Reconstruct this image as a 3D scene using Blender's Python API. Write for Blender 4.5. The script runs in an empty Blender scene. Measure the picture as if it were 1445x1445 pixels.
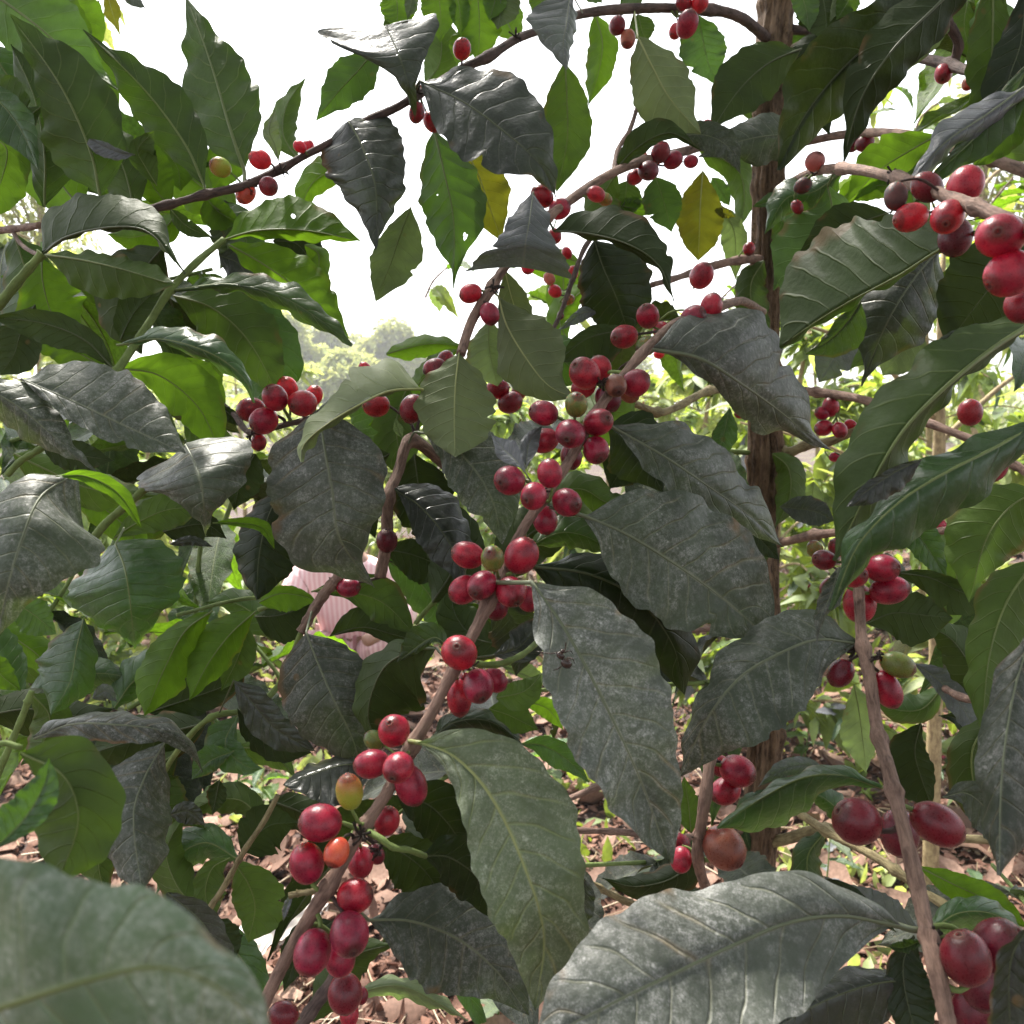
import bpy, math, random
import numpy as np
from mathutils import Vector, Matrix, noise as mnoise
R = math.radians
random.seed(7); rng = np.random.default_rng(7)
scn = bpy.context.scene
COL = scn.collection

# ------------------------------------------------------------------ camera
CAM_Z = 1.35; PITCH = 7.0; F = 1251.0        # focal length in pixels of a 1445 px wide frame
cam_d = bpy.data.cameras.new('camera'); cam = bpy.data.objects.new('camera', cam_d); COL.objects.link(cam)
cam.location = (0, 0, CAM_Z); cam.rotation_euler = (R(90 - PITCH), 0, 0)
cam_d.sensor_width = 36; cam_d.lens = 36 * F / 1445; cam_d.clip_start = .02; cam_d.clip_end = 800
cam_d.dof.use_dof = True; cam_d.dof.focus_distance = .48; cam_d.dof.aperture_fstop = 26
scn.camera = cam
CP = np.array([0, 0, CAM_Z]); FW = np.array([0, math.cos(R(PITCH)), -math.sin(R(PITCH))])
RT = np.array([1., 0, 0]); UP = np.array([0, math.sin(R(PITCH)), math.cos(R(PITCH))])
def P(x, y, d):
    x = np.asarray(x, float); y = np.asarray(y, float); d = np.asarray(d, float)
    return CP + d[..., None] * (FW + ((x - 722.5) / F)[..., None] * RT - ((y - 722.5) / F)[..., None] * UP)

# ------------------------------------------------------------------ world, sun, exposure
SUN_EL, SUN_AZ = 58, -28      # azimuth measured from +Y (ahead of the camera) towards +X
w = bpy.data.worlds.new('World'); scn.world = w; w.use_nodes = True
nt = w.node_tree; bg = nt.nodes['Background']
sky = nt.nodes.new('ShaderNodeTexSky'); sky.sky_type = 'NISHITA'; sky.sun_disc = False
sky.sun_elevation = R(SUN_EL); sky.sun_rotation = R(SUN_AZ); sky.dust_density = 3; sky.air_density = 1.0
hs = nt.nodes.new('ShaderNodeHueSaturation'); hs.inputs['Saturation'].default_value = .22
nt.links.new(sky.outputs[0], hs.inputs['Color']); nt.links.new(hs.outputs[0], bg.inputs[0])
bg.inputs[1].default_value = .15
sun_d = bpy.data.lights.new('sun', 'SUN'); sun = bpy.data.objects.new('sun', sun_d); COL.objects.link(sun)
sun_d.energy = 5; sun_d.angle = R(3); sun_d.color = (1, .95, .86)
sd = Vector((math.sin(R(SUN_AZ)) * math.cos(R(SUN_EL)), math.cos(R(SUN_AZ)) * math.cos(R(SUN_EL)), math.sin(R(SUN_EL))))
sun.rotation_euler = sd.to_track_quat('Z', 'Y').to_euler()
scn.view_settings.view_transform = 'Standard'; scn.view_settings.look = 'None'
scn.view_settings.gamma = 1; scn.view_settings.use_curve_mapping = False
scn.view_settings.exposure = 1.78
scn.render.engine = 'CYCLES'
scn.cycles.max_bounces = 8; scn.cycles.diffuse_bounces = 4; scn.cycles.glossy_bounces = 2
scn.cycles.transmission_bounces = 5; scn.cycles.use_denoising = True

# ------------------------------------------------------------------ materials
class NB:
    def __init__(s, name):
        s.m = bpy.data.materials.new(name); s.m.use_nodes = True; s.t = s.m.node_tree
        s.b = s.t.nodes['Principled BSDF']; s.out = s.t.nodes['Material Output']
    def n(s, typ, **k):
        o = s.t.nodes.new(typ)
        for a, v in k.items(): setattr(o, a, v)
        return o
    def put(s, sock, v):
        if isinstance(v, bpy.types.NodeSocket): s.t.links.new(v, sock)
        elif isinstance(v, tuple) and len(v) == 3 and sock.type == 'RGBA': sock.default_value = (*v, 1)
        else: sock.default_value = v
    def math(s, op, a, b=0., c=0., clamp=False):
        o = s.n('ShaderNodeMath', operation=op); o.use_clamp = clamp
        s.put(o.inputs[0], a); s.put(o.inputs[1], b); s.put(o.inputs[2], c); return o.outputs[0]
    def mix(s, f, a, b, typ='MIX'):
        o = s.n('ShaderNodeMix', data_type='RGBA', blend_type=typ)
        s.put(o.inputs[0], f); s.put(o.inputs[6], a); s.put(o.inputs[7], b); return o.outputs[2]
    def ss(s, v, lo, hi, a=0., b=1.):
        o = s.n('ShaderNodeMapRange', interpolation_type='SMOOTHSTEP')
        for i, q in enumerate((v, lo, hi, a, b)): s.put(o.inputs[i], q)
        return o.outputs[0]
    def noise(s, vec, scale, detail=3, rough=.55, out=0, dist=0.):
        o = s.n('ShaderNodeTexNoise'); s.put(o.inputs['Vector'], vec); o.inputs['Scale'].default_value = scale
        o.inputs['Detail'].default_value = detail; o.inputs['Roughness'].default_value = rough
        o.inputs['Distortion'].default_value = dist; return o.outputs[out]
    def bump(s, h, strength=.5, dist=.001):
        o = s.n('ShaderNodeBump'); o.inputs['Strength'].default_value = strength; o.inputs['Distance'].default_value = dist
        s.put(o.inputs['Height'], h); return o.outputs[0]

def leaf_mat(name, top, under, vein, dust=0., dustcol=(.33, .33, .35), rough=.42, trans=.3, tcol=(.20, .34, .02), streak=0., tint=None, veinw=1., far=False, spec=.2, dsc=34):
    k = NB(name)
    tc = k.n('ShaderNodeTexCoord'); ob = tc.outputs['Object']
    uv = k.n('ShaderNodeSeparateXYZ'); k.put(uv.inputs[0], tc.outputs['UV'])
    u, vv = uv.outputs[0], uv.outputs[1]
    sv = k.math('MULTIPLY_ADD', vv, 2., -1.); a = k.math('ABSOLUTE', sv)
    side = k.math('GREATER_THAN', sv, 0.)
    ph = k.math('MULTIPLY', k.math('SUBTRACT', u, k.math('MULTIPLY', k.math('POWER', a, 1.2), .15)), 9.5)
    ph = k.math('ADD', ph, k.math('MULTIPLY', side, .35))
    wob = k.math('MULTIPLY', k.math('SUBTRACT', k.noise(ob, 60, 1), .5), .5)
    ph = k.math('ADD', ph, wob)
    dist = k.math('ABSOLUTE', k.math('SUBTRACT', k.math('FRACT', k.math('ADD', ph, .5)), .5))
    vm = k.math('MULTIPLY', k.ss(dist, .0, .07 * veinw, 1., 0.), k.ss(a, .75, 1., 1., 0.))
    mid = k.ss(a, .0, .05 * veinw, 1., 0.)
    veins = k.math('MAXIMUM', k.math('MULTIPLY', vm, .6), mid)
    geo = k.n('ShaderNodeNewGeometry'); back = geo.outputs['Backfacing']
    oi = k.n('ShaderNodeObjectInfo'); rnd = oi.outputs['Random']
    lown = k.noise(ob, 26, 4, .65)
    t = k.mix(k.ss(lown, .3, .7), top, tuple(c * .6 for c in top))
    if tint: t = k.mix(k.ss(k.noise(ob, 30, 2), .45, .7), t, tint)
    t = k.mix(k.math('MULTIPLY', veins, .45), t, vein)
    un = k.mix(k.ss(lown, .3, .7), under, tuple(c * .72 for c in under))
    if tint: un = k.mix(k.ss(k.noise(ob, 30, 2), .45, .7), un, tint)
    un = k.mix(k.math('MULTIPLY', veins, .55), un, vein)
    if dust > 0 and not far:
        n1 = k.noise(ob, dsc, 7 if dsc > 20 else 3, .74 if dsc > 20 else .55, dist=.8); n2 = k.noise(ob, 420, 2, .8); n3 = k.noise(ob, 1500, 1, .6)
        dm = k.math('MULTIPLY', k.ss(n1, .3, .68), k.ss(n2, .35, .62, .2, 1.))
        dm = k.math('MULTIPLY', dm, k.ss(n3, .4, .58, .5, 1.))
        cv = k.n('ShaderNodeCombineXYZ'); k.put(cv.inputs[0], k.math('MULTIPLY', ph, 2.6)); k.put(cv.inputs[1], k.math('MULTIPLY', a, 2.2)); k.put(cv.inputs[2], k.math('MULTIPLY', rnd, 50.))
        stn = k.ss(k.noise(cv.outputs[0], 1., 4, .7), .32, .7)
        dm = k.math('MULTIPLY', dm, k.math('MULTIPLY_ADD', stn, .75, .3))
        vor = k.n('ShaderNodeTexVoronoi'); k.put(vor.inputs['Vector'], ob); vor.inputs['Scale'].default_value = 230
        sp = k.math('MULTIPLY', k.ss(vor.outputs['Distance'], .05, .2, 1., 0.), k.ss(n1, .4, .6))
        dm = k.math('ADD', k.math('MULTIPLY', dm, dust), k.math('MULTIPLY', sp, .7 * dust), clamp=True)
        t = k.mix(dm, t, dustcol)
        if streak > 0:   # brown residue settled beside the veins
            st = k.math('MULTIPLY', k.ss(dist, .02, .16, 1., 0.), k.ss(k.noise(ob, 26, 2), .5, .7))
            t = k.mix(k.math('MULTIPLY', st, streak), t, (.26, .18, .11))
        t = k.mix(k.math('MULTIPLY', veins, k.ss(n1, .3, .65, .06, .34)), t, tuple(q * .75 + .02 for q in dustcol[:2]) + (dustcol[2] * .55,))
    col = k.mix(back, t, un)
    if not far:      # scorched margins and a few rust spots
        sc_ = k.math('MULTIPLY', k.ss(k.math('ADD', a, k.math('MULTIPLY', u, .12)), .84, 1.), k.ss(k.noise(ob, 30, 3, .6), .56, .66))
        vs = k.n('ShaderNodeTexVoronoi'); k.put(vs.inputs['Vector'], ob); vs.inputs['Scale'].default_value = 45
        sc_ = k.math('MAXIMUM', sc_, k.math('MULTIPLY', k.ss(vs.outputs['Distance'], .06, .11, 1., 0.), k.ss(k.noise(ob, 17, 1), .58, .64)))
        col = k.mix(k.math('MULTIPLY', sc_, .7), col, (.14, .075, .03))
    br = k.math('MULTIPLY_ADD', rnd, .5, .75)
    hsv = k.n('ShaderNodeHueSaturation'); k.put(hsv.inputs['Color'], col); k.put(hsv.inputs['Value'], br)
    col = hsv.outputs[0]
    k.put(k.b.inputs['Base Color'], col)
    k.put(k.b.inputs['Roughness'], k.math('MULTIPLY_ADD', lown, .25, k.math('MULTIPLY_ADD', back, .18, rough - .1)))
    k.b.inputs['Specular IOR Level'].default_value = spec
    if not far:
        h = k.math('ADD', k.math('MULTIPLY', k.noise(ob, 330, 3, .6), .35), k.math('MULTIPLY', k.noise(ob, 90, 2, .6), .9))
        h = k.math('ADD', h, k.math('MULTIPLY', vm, -.5))
        k.put(k.b.inputs['Normal'], k.bump(h, .7, .0012))
    tr = k.n('ShaderNodeBsdfTranslucent')
    tv = k.mix(k.math('MULTIPLY', veins, .4), tcol, tuple(c * .45 for c in tcol))
    tv = k.mix(k.ss(lown, .35, .65, 0., .8), tv, tuple(c * .45 for c in tcol))
    hs2 = k.n('ShaderNodeHueSaturation'); k.put(hs2.inputs['Color'], tv); k.put(hs2.inputs['Value'], br)
    k.put(tr.inputs[0], hs2.outputs[0])
    mx = k.n('ShaderNodeMixShader'); mx.inputs[0].default_value = trans
    k.t.links.new(k.b.outputs[0], mx.inputs[1]); k.t.links.new(tr.outputs[0], mx.inputs[2])
    k.t.links.new(mx.outputs[0], k.out.inputs[0])
    return k.m

V1 = (.20, .24, .09)
LM = {
 'D':  leaf_mat('leaf_dusty', (.036, .046, .032), (.06, .085, .028), (.17, .18, .11), dust=.85, dustcol=(.25, .25, .24), rough=.42, trans=.06, streak=.22, spec=.28),
 'DL': leaf_mat('leaf_very_dusty', (.062, .071, .058), (.07, .09, .03), (.2, .2, .13), dust=1., dustcol=(.325, .325, .315), rough=.45, trans=.05, streak=.4, spec=.28),
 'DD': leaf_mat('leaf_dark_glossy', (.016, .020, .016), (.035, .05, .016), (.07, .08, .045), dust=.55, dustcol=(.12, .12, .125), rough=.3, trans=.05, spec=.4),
 'G':  leaf_mat('leaf_green', (.034, .082, .022), (.060, .118, .022), (.12, .19, .055), dust=.3, dustcol=(.20, .25, .21), rough=.28, trans=.28, tcol=(.10, .22, .012), spec=.38),
 'M':  leaf_mat('leaf_grey_green', (.125, .155, .092), (.10, .13, .05), (.33, .39, .14), dust=1.15, dustcol=(.34, .365, .285), rough=.42, trans=.10, streak=.3, veinw=1.3),
 'U':  leaf_mat('leaf_olive', (.038, .074, .018), (.070, .115, .023), (.16, .20, .07), dust=.4, dustcol=(.15, .16, .15), rough=.36, trans=.30, tcol=(.085, .165, .010), spec=.25),
 'H':  leaf_mat('leaf_deep_green', (.028, .055, .014), (.044, .074, .016), (.17, .21, .08), dust=.3, dustcol=(.16, .17, .15), rough=.36, trans=.22, tcol=(.055, .115, .007), spec=.28),
 'V':  leaf_mat('leaf_pale_underside', (.08, .10, .05), (.135, .165, .075), (.26, .30, .14), dust=.4, dustcol=(.22, .23, .2), rough=.42, trans=.2, tcol=(.10, .15, .02), spec=.3),
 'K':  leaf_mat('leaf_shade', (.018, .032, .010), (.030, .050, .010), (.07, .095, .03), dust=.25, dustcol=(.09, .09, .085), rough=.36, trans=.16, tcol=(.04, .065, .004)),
 'B':  leaf_mat('leaf_bright', (.05, .11, .012), (.075, .15, .016), (.17, .27, .05), rough=.36, trans=.45, tcol=(.17, .33, .012)),
 'Y':  leaf_mat('leaf_yellowing', (.10, .12, .015), (.12, .14, .022), (.30, .30, .08), rough=.42, trans=.42, tcol=(.28, .29, .012), tint=(.20, .16, .012)),
 'S':  leaf_mat('leaf_silvery', (.11, .115, .13), (.13, .14, .13), (.2, .2, .21), dust=.5, dustcol=(.27, .27, .31), rough=.34, trans=.1),
 'P':  leaf_mat('leaf_pale', (.11, .15, .085), (.15, .19, .10), (.27, .31, .17), dust=.3, dustcol=(.28, .30, .26), rough=.38, trans=.35, tcol=(.2, .3, .06)),
 'N':  leaf_mat('leaf_near', (.105, .155, .10), (.05, .09, .03), (.15, .22, .11), dsc=14, dust=1.5, dustcol=(.36, .385, .355), rough=.4, trans=.1, veinw=1.6),
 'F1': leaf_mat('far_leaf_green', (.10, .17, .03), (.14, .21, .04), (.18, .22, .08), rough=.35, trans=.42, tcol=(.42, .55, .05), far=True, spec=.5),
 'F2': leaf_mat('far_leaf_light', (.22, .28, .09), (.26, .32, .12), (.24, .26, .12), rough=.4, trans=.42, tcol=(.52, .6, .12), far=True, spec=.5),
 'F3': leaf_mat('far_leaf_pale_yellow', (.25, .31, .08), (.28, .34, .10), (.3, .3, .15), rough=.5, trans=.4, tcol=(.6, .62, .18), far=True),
}
def rib_mat(name, c):
    k = NB(name); tc = k.n('ShaderNodeTexCoord')
    k.put(k.b.inputs['Base Color'], k.mix(k.noise(tc.outputs['Object'], 90, 2), c, tuple(q * .6 for q in c)))
    k.b.inputs['Roughness'].default_value = .5; return k.m
RIBG = rib_mat('midrib_green', (.13, .17, .04)); RIBD = rib_mat('midrib_dusty', (.13, .15, .085))
RIBK = rib_mat('midrib_dark', (.06, .075, .025)); RIBY = rib_mat('midrib_pale', (.30, .32, .12))
RIB = {'D': RIBD, 'DL': RIBD, 'DD': RIBK, 'G': RIBG, 'M': RIBY, 'U': RIBG, 'K': RIBK, 'B': RIBG, 'Y': RIBY, 'S': RIBD, 'P': RIBG, 'F1': RIBG, 'F2': RIBG, 'F3': RIBG, 'N': RIBG, 'H': RIBG, 'V': RIBY}

def bark_mat(name, c1, c2, scale=2.6, strength=.8, dist=.0012, crack=0., streak=1.):
    k = NB(name); tc = k.n('ShaderNodeTexCoord'); at = k.n('ShaderNodeAttribute'); at.attribute_name = 'barkco'; v = at.outputs['Vector']
    n1 = k.noise(v, scale, 6, .68, dist=.5); n2 = k.noise(tc.outputs['Object'], 60, 3, .6); n3 = k.noise(v, scale * 3.1, 4, .7)
    c = k.mix(k.ss(n1, .34, .64), c2, c1); c = k.mix(k.ss(n2, .4, .7, 0., .55), c, tuple(q * 1.35 + .01 for q in c1)); c = k.mix(k.ss(n3, .55, .7, 0., .5 + crack * .4), c, tuple(q * .35 for q in c2))
    k.put(k.b.inputs['Base Color'], c); k.b.inputs['Roughness'].default_value = .72
    k.b.inputs['Specular IOR Level'].default_value = .25
    h = k.math('ADD', n1, k.math('MULTIPLY', n3, .5)); h = k.math('ADD', h, k.math('MULTIPLY', n2, .4))
    k.put(k.b.inputs['Normal'], k.bump(h, strength, dist)); return k.m
BARK = bark_mat('bark_trunk', (.22, .14, .085), (.055, .032, .02), 4.2, 1., .006, .9)
TWIG = bark_mat('bark_branch', (.25, .16, .125), (.10, .06, .047), 1.8, .9, .0016)
TWIGD = bark_mat('bark_branch_dark', (.12, .08, .07), (.04, .028, .026), 1.8, .9, .0016)
TWIGP = bark_mat('bark_branch_pale', (.28, .23, .12), (.12, .09, .045), 1.8, .9, .0018)
TWIGG = bark_mat('bark_shoot_green', (.14, .19, .055), (.09, .12, .035), 1.5, .4, .0006)
FARB = bark_mat('bark_far', (.32, .25, .13), (.16, .11, .06), 2.5, .7, .006)
KNOT = bark_mat('dried_flower_scar', (.05, .035, .028), (.012, .009, .008), 2., 1., .001)

def cherry_mat(name, c, c2, blush=None, rough=.29, mott=.36):
    k = NB(name); tc = k.n('ShaderNodeTexCoord'); ob = tc.outputs['Object']
    oi = k.n('ShaderNodeObjectInfo'); rnd = oi.outputs['Random']
    off = k.n('ShaderNodeVectorMath', operation='ADD'); k.put(off.inputs[0], ob)
    sc = k.math('MULTIPLY', rnd, 37.); k.put(off.inputs[1], sc); vec = off.outputs[0]
    n1 = k.noise(vec, 1.1, 3, .6); n2 = k.noise(vec, 9, 3, .7); n3 = k.noise(vec, 26, 2, .7)
    col = k.mix(k.ss(n1, .3, .7), c, c2)
    sp = k.math('MULTIPLY', k.ss(n3, .58, .72), k.ss(n2, .4, .65))
    col = k.mix(k.math('MULTIPLY', sp, mott), col, tuple(min(1, q * 1.3 + .12) for q in c))
    scr = k.ss(k.noise(vec, 4.5, 4, .75, dist=2.), .60, .66)
    col = k.mix(k.math('MULTIPLY', scr, .35), col, tuple(q * .35 for q in c2))
    if blush:
        z = k.n('ShaderNodeSeparateXYZ'); k.put(z.inputs[0], ob)
        col = k.mix(k.ss(k.math('ADD', z.outputs[2], k.math('MULTIPLY', n1, .8)), .2, 1.5), blush, col)
    hsv = k.n('ShaderNodeHueSaturation'); k.put(hsv.inputs['Color'], col)
    k.put(hsv.inputs['Value'], k.math('MULTIPLY_ADD', rnd, .45, .78)); k.put(hsv.inputs['Hue'], k.math('MULTIPLY_ADD', rnd, .018, .491))
    zz = k.n('ShaderNodeSeparateXYZ'); k.put(zz.inputs[0], ob)
    ringn = k.ss(k.math('ADD', zz.outputs[2], k.math('MULTIPLY', n2, .12)), .93, 1.10, 0., .75)
    k.put(k.b.inputs['Base Color'], k.mix(ringn, hsv.outputs[0], (.035, .010, .010)))
    k.put(k.b.inputs['Roughness'], k.ss(n2, .3, .75, rough - .06, rough + .2))
    k.b.inputs['Subsurface Weight'].default_value = .12; k.b.inputs['Subsurface Radius'].default_value = (.4, .08, .05); k.b.inputs['Subsurface Scale'].default_value = .3
    k.b.inputs['Specular IOR Level'].default_value = .42
    k.put(k.b.inputs['Normal'], k.bump(k.math('ADD', n2, k.math('MULTIPLY', n3, .3)), .09, .05)); return k.m
CM = {
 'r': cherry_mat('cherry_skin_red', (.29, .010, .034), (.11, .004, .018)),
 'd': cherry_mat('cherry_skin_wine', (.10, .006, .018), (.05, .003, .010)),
 'g': cherry_mat('cherry_skin_green', (.085, .145, .03), (.05, .095, .018)),
 'b': cherry_mat('cherry_skin_blush', (.24, .10, .03), (.18, .12, .025), blush=(.19, .27, .03)),
 'o': cherry_mat('cherry_skin_orange', (.55, .09, .04), (.42, .05, .03)),
 'n': cherry_mat('cherry_skin_brown', (.22, .085, .045), (.13, .05, .03)),
 'k': cherry_mat('cherry_skin_black', (.03, .022, .022), (.012, .01, .012), rough=.5),
 'p': cherry_mat('cherry_skin_dried_pink', (.30, .13, .12), (.20, .085, .08), rough=.55),
}
DISC = cherry_mat('cherry_crown_pit', (.010, .006, .005), (.004, .003, .003), rough=.7)
LIP = cherry_mat('cherry_crown_lip', (.13, .085, .055), (.06, .035, .025), rough=.6)

# ------------------------------------------------------------------ object helpers
WORLD_O = {}
def link(o, parent=None, org=(0, 0, 0)):
    org = Vector(org); COL.objects.link(o); WORLD_O[o.name] = org
    if parent: o.parent = parent; o.location = org - WORLD_O[parent.name]
    else: o.location = org
    return o
def thing(name, label, cat, org, group=None):
    o = bpy.data.objects.new(name, None); o.empty_display_size = .05; link(o, None, org)
    o['label'] = label; o['category'] = cat
    if group: o['group'] = group
    return o
def mesh_from(name, V, Fs, mats, uv=None, mi=None, smooth=True):
    me = bpy.data.meshes.new(name); V = np.asarray(V, np.float32); Fs = np.asarray(Fs, np.int32)
    me.vertices.add(len(V)); me.vertices.foreach_set('co', V.ravel())
    k = Fs.shape[1]; me.loops.add(Fs.size); me.loops.foreach_set('vertex_index', Fs.ravel())
    me.polygons.add(len(Fs)); me.polygons.foreach_set('loop_start', np.arange(0, Fs.size, k, dtype=np.int32))
    try: me.polygons.foreach_set('loop_total', np.full(len(Fs), k, np.int32))
    except Exception: pass
    if mi is not None: me.polygons.foreach_set('material_index', np.asarray(mi, np.int32))
    if uv is not None:
        l = me.uv_layers.new(name='UVMap'); l.data.foreach_set('uv', np.asarray(uv, np.float32)[Fs.ravel()].ravel())
    for m in mats: me.materials.append(m)
    me.update(calc_edges=True); me.validate()
    if smooth: me.polygons.foreach_set('use_smooth', np.ones(len(me.polygons), bool))
    return me
def mobj(name, me, parent=None, org=(0, 0, 0)):
    return link(bpy.data.objects.new(name, me), parent, org)
def spline(pts, n):
    p = np.asarray(pts, float); seg = np.linalg.norm(np.diff(p[:, :2] if p.shape[1] > 2 else p, axis=0), axis=1)
    if p.shape[1] == 3 and np.abs(p).max() < 50: seg = np.linalg.norm(np.diff(p, axis=0), axis=1)
    t = np.concatenate([[0], np.cumsum(np.maximum(seg, 1e-6))]); t /= t[-1]
    q = np.linspace(0, 1, n); out = np.empty((n, p.shape[1]))
    m = np.empty_like(p)
    for i in range(len(p)):
        a, b = max(i - 1, 0), min(i + 1, len(p) - 1); m[i] = (p[b] - p[a]) / (t[b] - t[a])
    idx = np.clip(np.searchsorted(t, q, 'right') - 1, 0, len(p) - 2)
    h = (t[idx + 1] - t[idx])[:, None]; s = ((q - t[idx])[:, None]) / h
    return (2*s**3-3*s**2+1)*p[idx] + (s**3-2*s**2+s)*h*m[idx] + (-2*s**3+3*s**2)*p[idx+1] + (s**3-s**2)*h*m[idx+1]
def frames(C):
    T = np.gradient(C, axis=0); T /= np.linalg.norm(T, axis=1)[:, None] + 1e-12
    N = np.empty_like(T); ref = np.array([0, 0, 1.]) if abs(T[0, 2]) < .9 else np.array([1., 0, 0])
    n = np.cross(T[0], ref); n /= np.linalg.norm(n)
    for i in range(len(T)):
        n = n - T[i] * np.dot(n, T[i]); n /= np.linalg.norm(n) + 1e-12; N[i] = n
    return T, N, np.cross(T, N)
TCO = []
def tube(C, r, k=10, bump=None, base=0):
    T, N, B = frames(C); a = np.linspace(0, 2*math.pi, k, endpoint=False); r = np.broadcast_to(np.asarray(r, float), (len(C),))
    rr = r[:, None] * (1 if bump is None else bump)
    V = (C[:, None] + rr[..., None] * (np.cos(a)[None, :, None] * N[:, None] + np.sin(a)[None, :, None] * B[:, None])).reshape(-1, 3)
    i, j = np.meshgrid(np.arange(len(C) - 1), np.arange(k), indexing='ij'); j2 = (j + 1) % k
    Fs = np.stack([i*k+j, i*k+j2, (i+1)*k+j2, (i+1)*k+j], -1).reshape(-1, 4) + base
    arc = np.concatenate([[0], np.cumsum(np.linalg.norm(np.diff(C, axis=0), axis=1))]); rm = float(np.mean(r))
    co = np.stack([np.tile(np.cos(a), len(C)), np.tile(np.sin(a), len(C)), np.repeat(arc / (rm * 5.5), k)], 1); TCO.append(np.vstack([co, co[:1], co[-1:]]))
    V = np.vstack([V, C[:1], C[-1:]]); n0 = len(V) - 2
    e = np.arange(k); e2 = (e + 1) % k; L = (len(C) - 1) * k
    caps = np.vstack([np.stack([e2, e, np.full(k, n0), np.full(k, n0)], -1), np.stack([L+e, L+e2, np.full(k, n0+1), np.full(k, n0+1)], -1)]) + base
    # turn degenerate cap quads into thin ones by splitting pairs
    caps = caps[:, [0, 1, 2, 2]]
    return V, Fs, caps
def tri_quads(V, quads, tris, name, mats, uv=None, qm=None):
    me = bpy.data.meshes.new(name)
    me.from_pydata([tuple(v) for v in V], [], [tuple(map(int, q)) for q in quads] + [tuple(map(int, t[:3])) for t in tris])
    for m in mats: me.materials.append(m)
    tot = 0; j = len(TCO)
    while j > 0 and tot < len(V): j -= 1; tot += len(TCO[j])
    if tot == len(V):
        at = me.attributes.new('barkco', 'FLOAT_VECTOR', 'POINT'); at.data.foreach_set('vector', np.vstack(TCO[j:]).astype(np.float32).ravel())
    TCO.clear()
    me.polygons.foreach_set('use_smooth', np.ones(len(me.polygons), bool)); me.update(); return me

CLINE = {}
def branch(parent, pts, r0, r1=None, mat=TWIG, nodes=(), name='branch', k=12, label=None):
    """pts: (x px, y px, depth) ; radii in px"""
    r1 = r1 or r0; n = max(24, int(len(pts) * 14)); S = spline(pts, n); C = P(S[:, 0], S[:, 1], S[:, 2])
    q = np.linspace(0, 1, n); r = (r0 + (r1 - r0) * q) * S[:, 2] / F
    for nd in nodes:
        dd = np.abs(S[:, 1] - nd[1]) + np.abs(S[:, 0] - nd[0]); c = q[int(np.argmin(dd))]
        r = r * (1 + .42 * np.exp(-((q - c) / .012) ** 2))
    a = rng.normal(size=(n, k)) * .03 + rng.normal(size=(1, k)) * .05; a += np.sin(np.linspace(0, 40, n))[:, None] * .03
    r = r * (1 + .07 * np.sin(q * 31 + r0))
    V, Q, T_ = tube(C, r, k, 1 + a); org = C[0]
    me = tri_quads(V - org, Q, T_, name, [mat]); o = mobj(name, me, parent, org); CLINE[o.name] = (C, r)
    if label: o['label'] = label
    return o

PROF_U = [0, .03, .08, .15, .25, .35, .45, .55, .65, .75, .83, .89, .94, .975, 1]
PROF_W = [.02, .18, .42, .68, .88, .98, 1., .97, .86, .66, .44, .25, .12, .05, 0]
def prof(u):
    f = np.interp(u, PROF_U, PROF_W); kk = np.ones(5) / 5; g = np.convolve(np.pad(f, 2, mode='edge'), kk, 'valid'); g[0], g[-1] = f[0], f[-1]; return g

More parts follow.
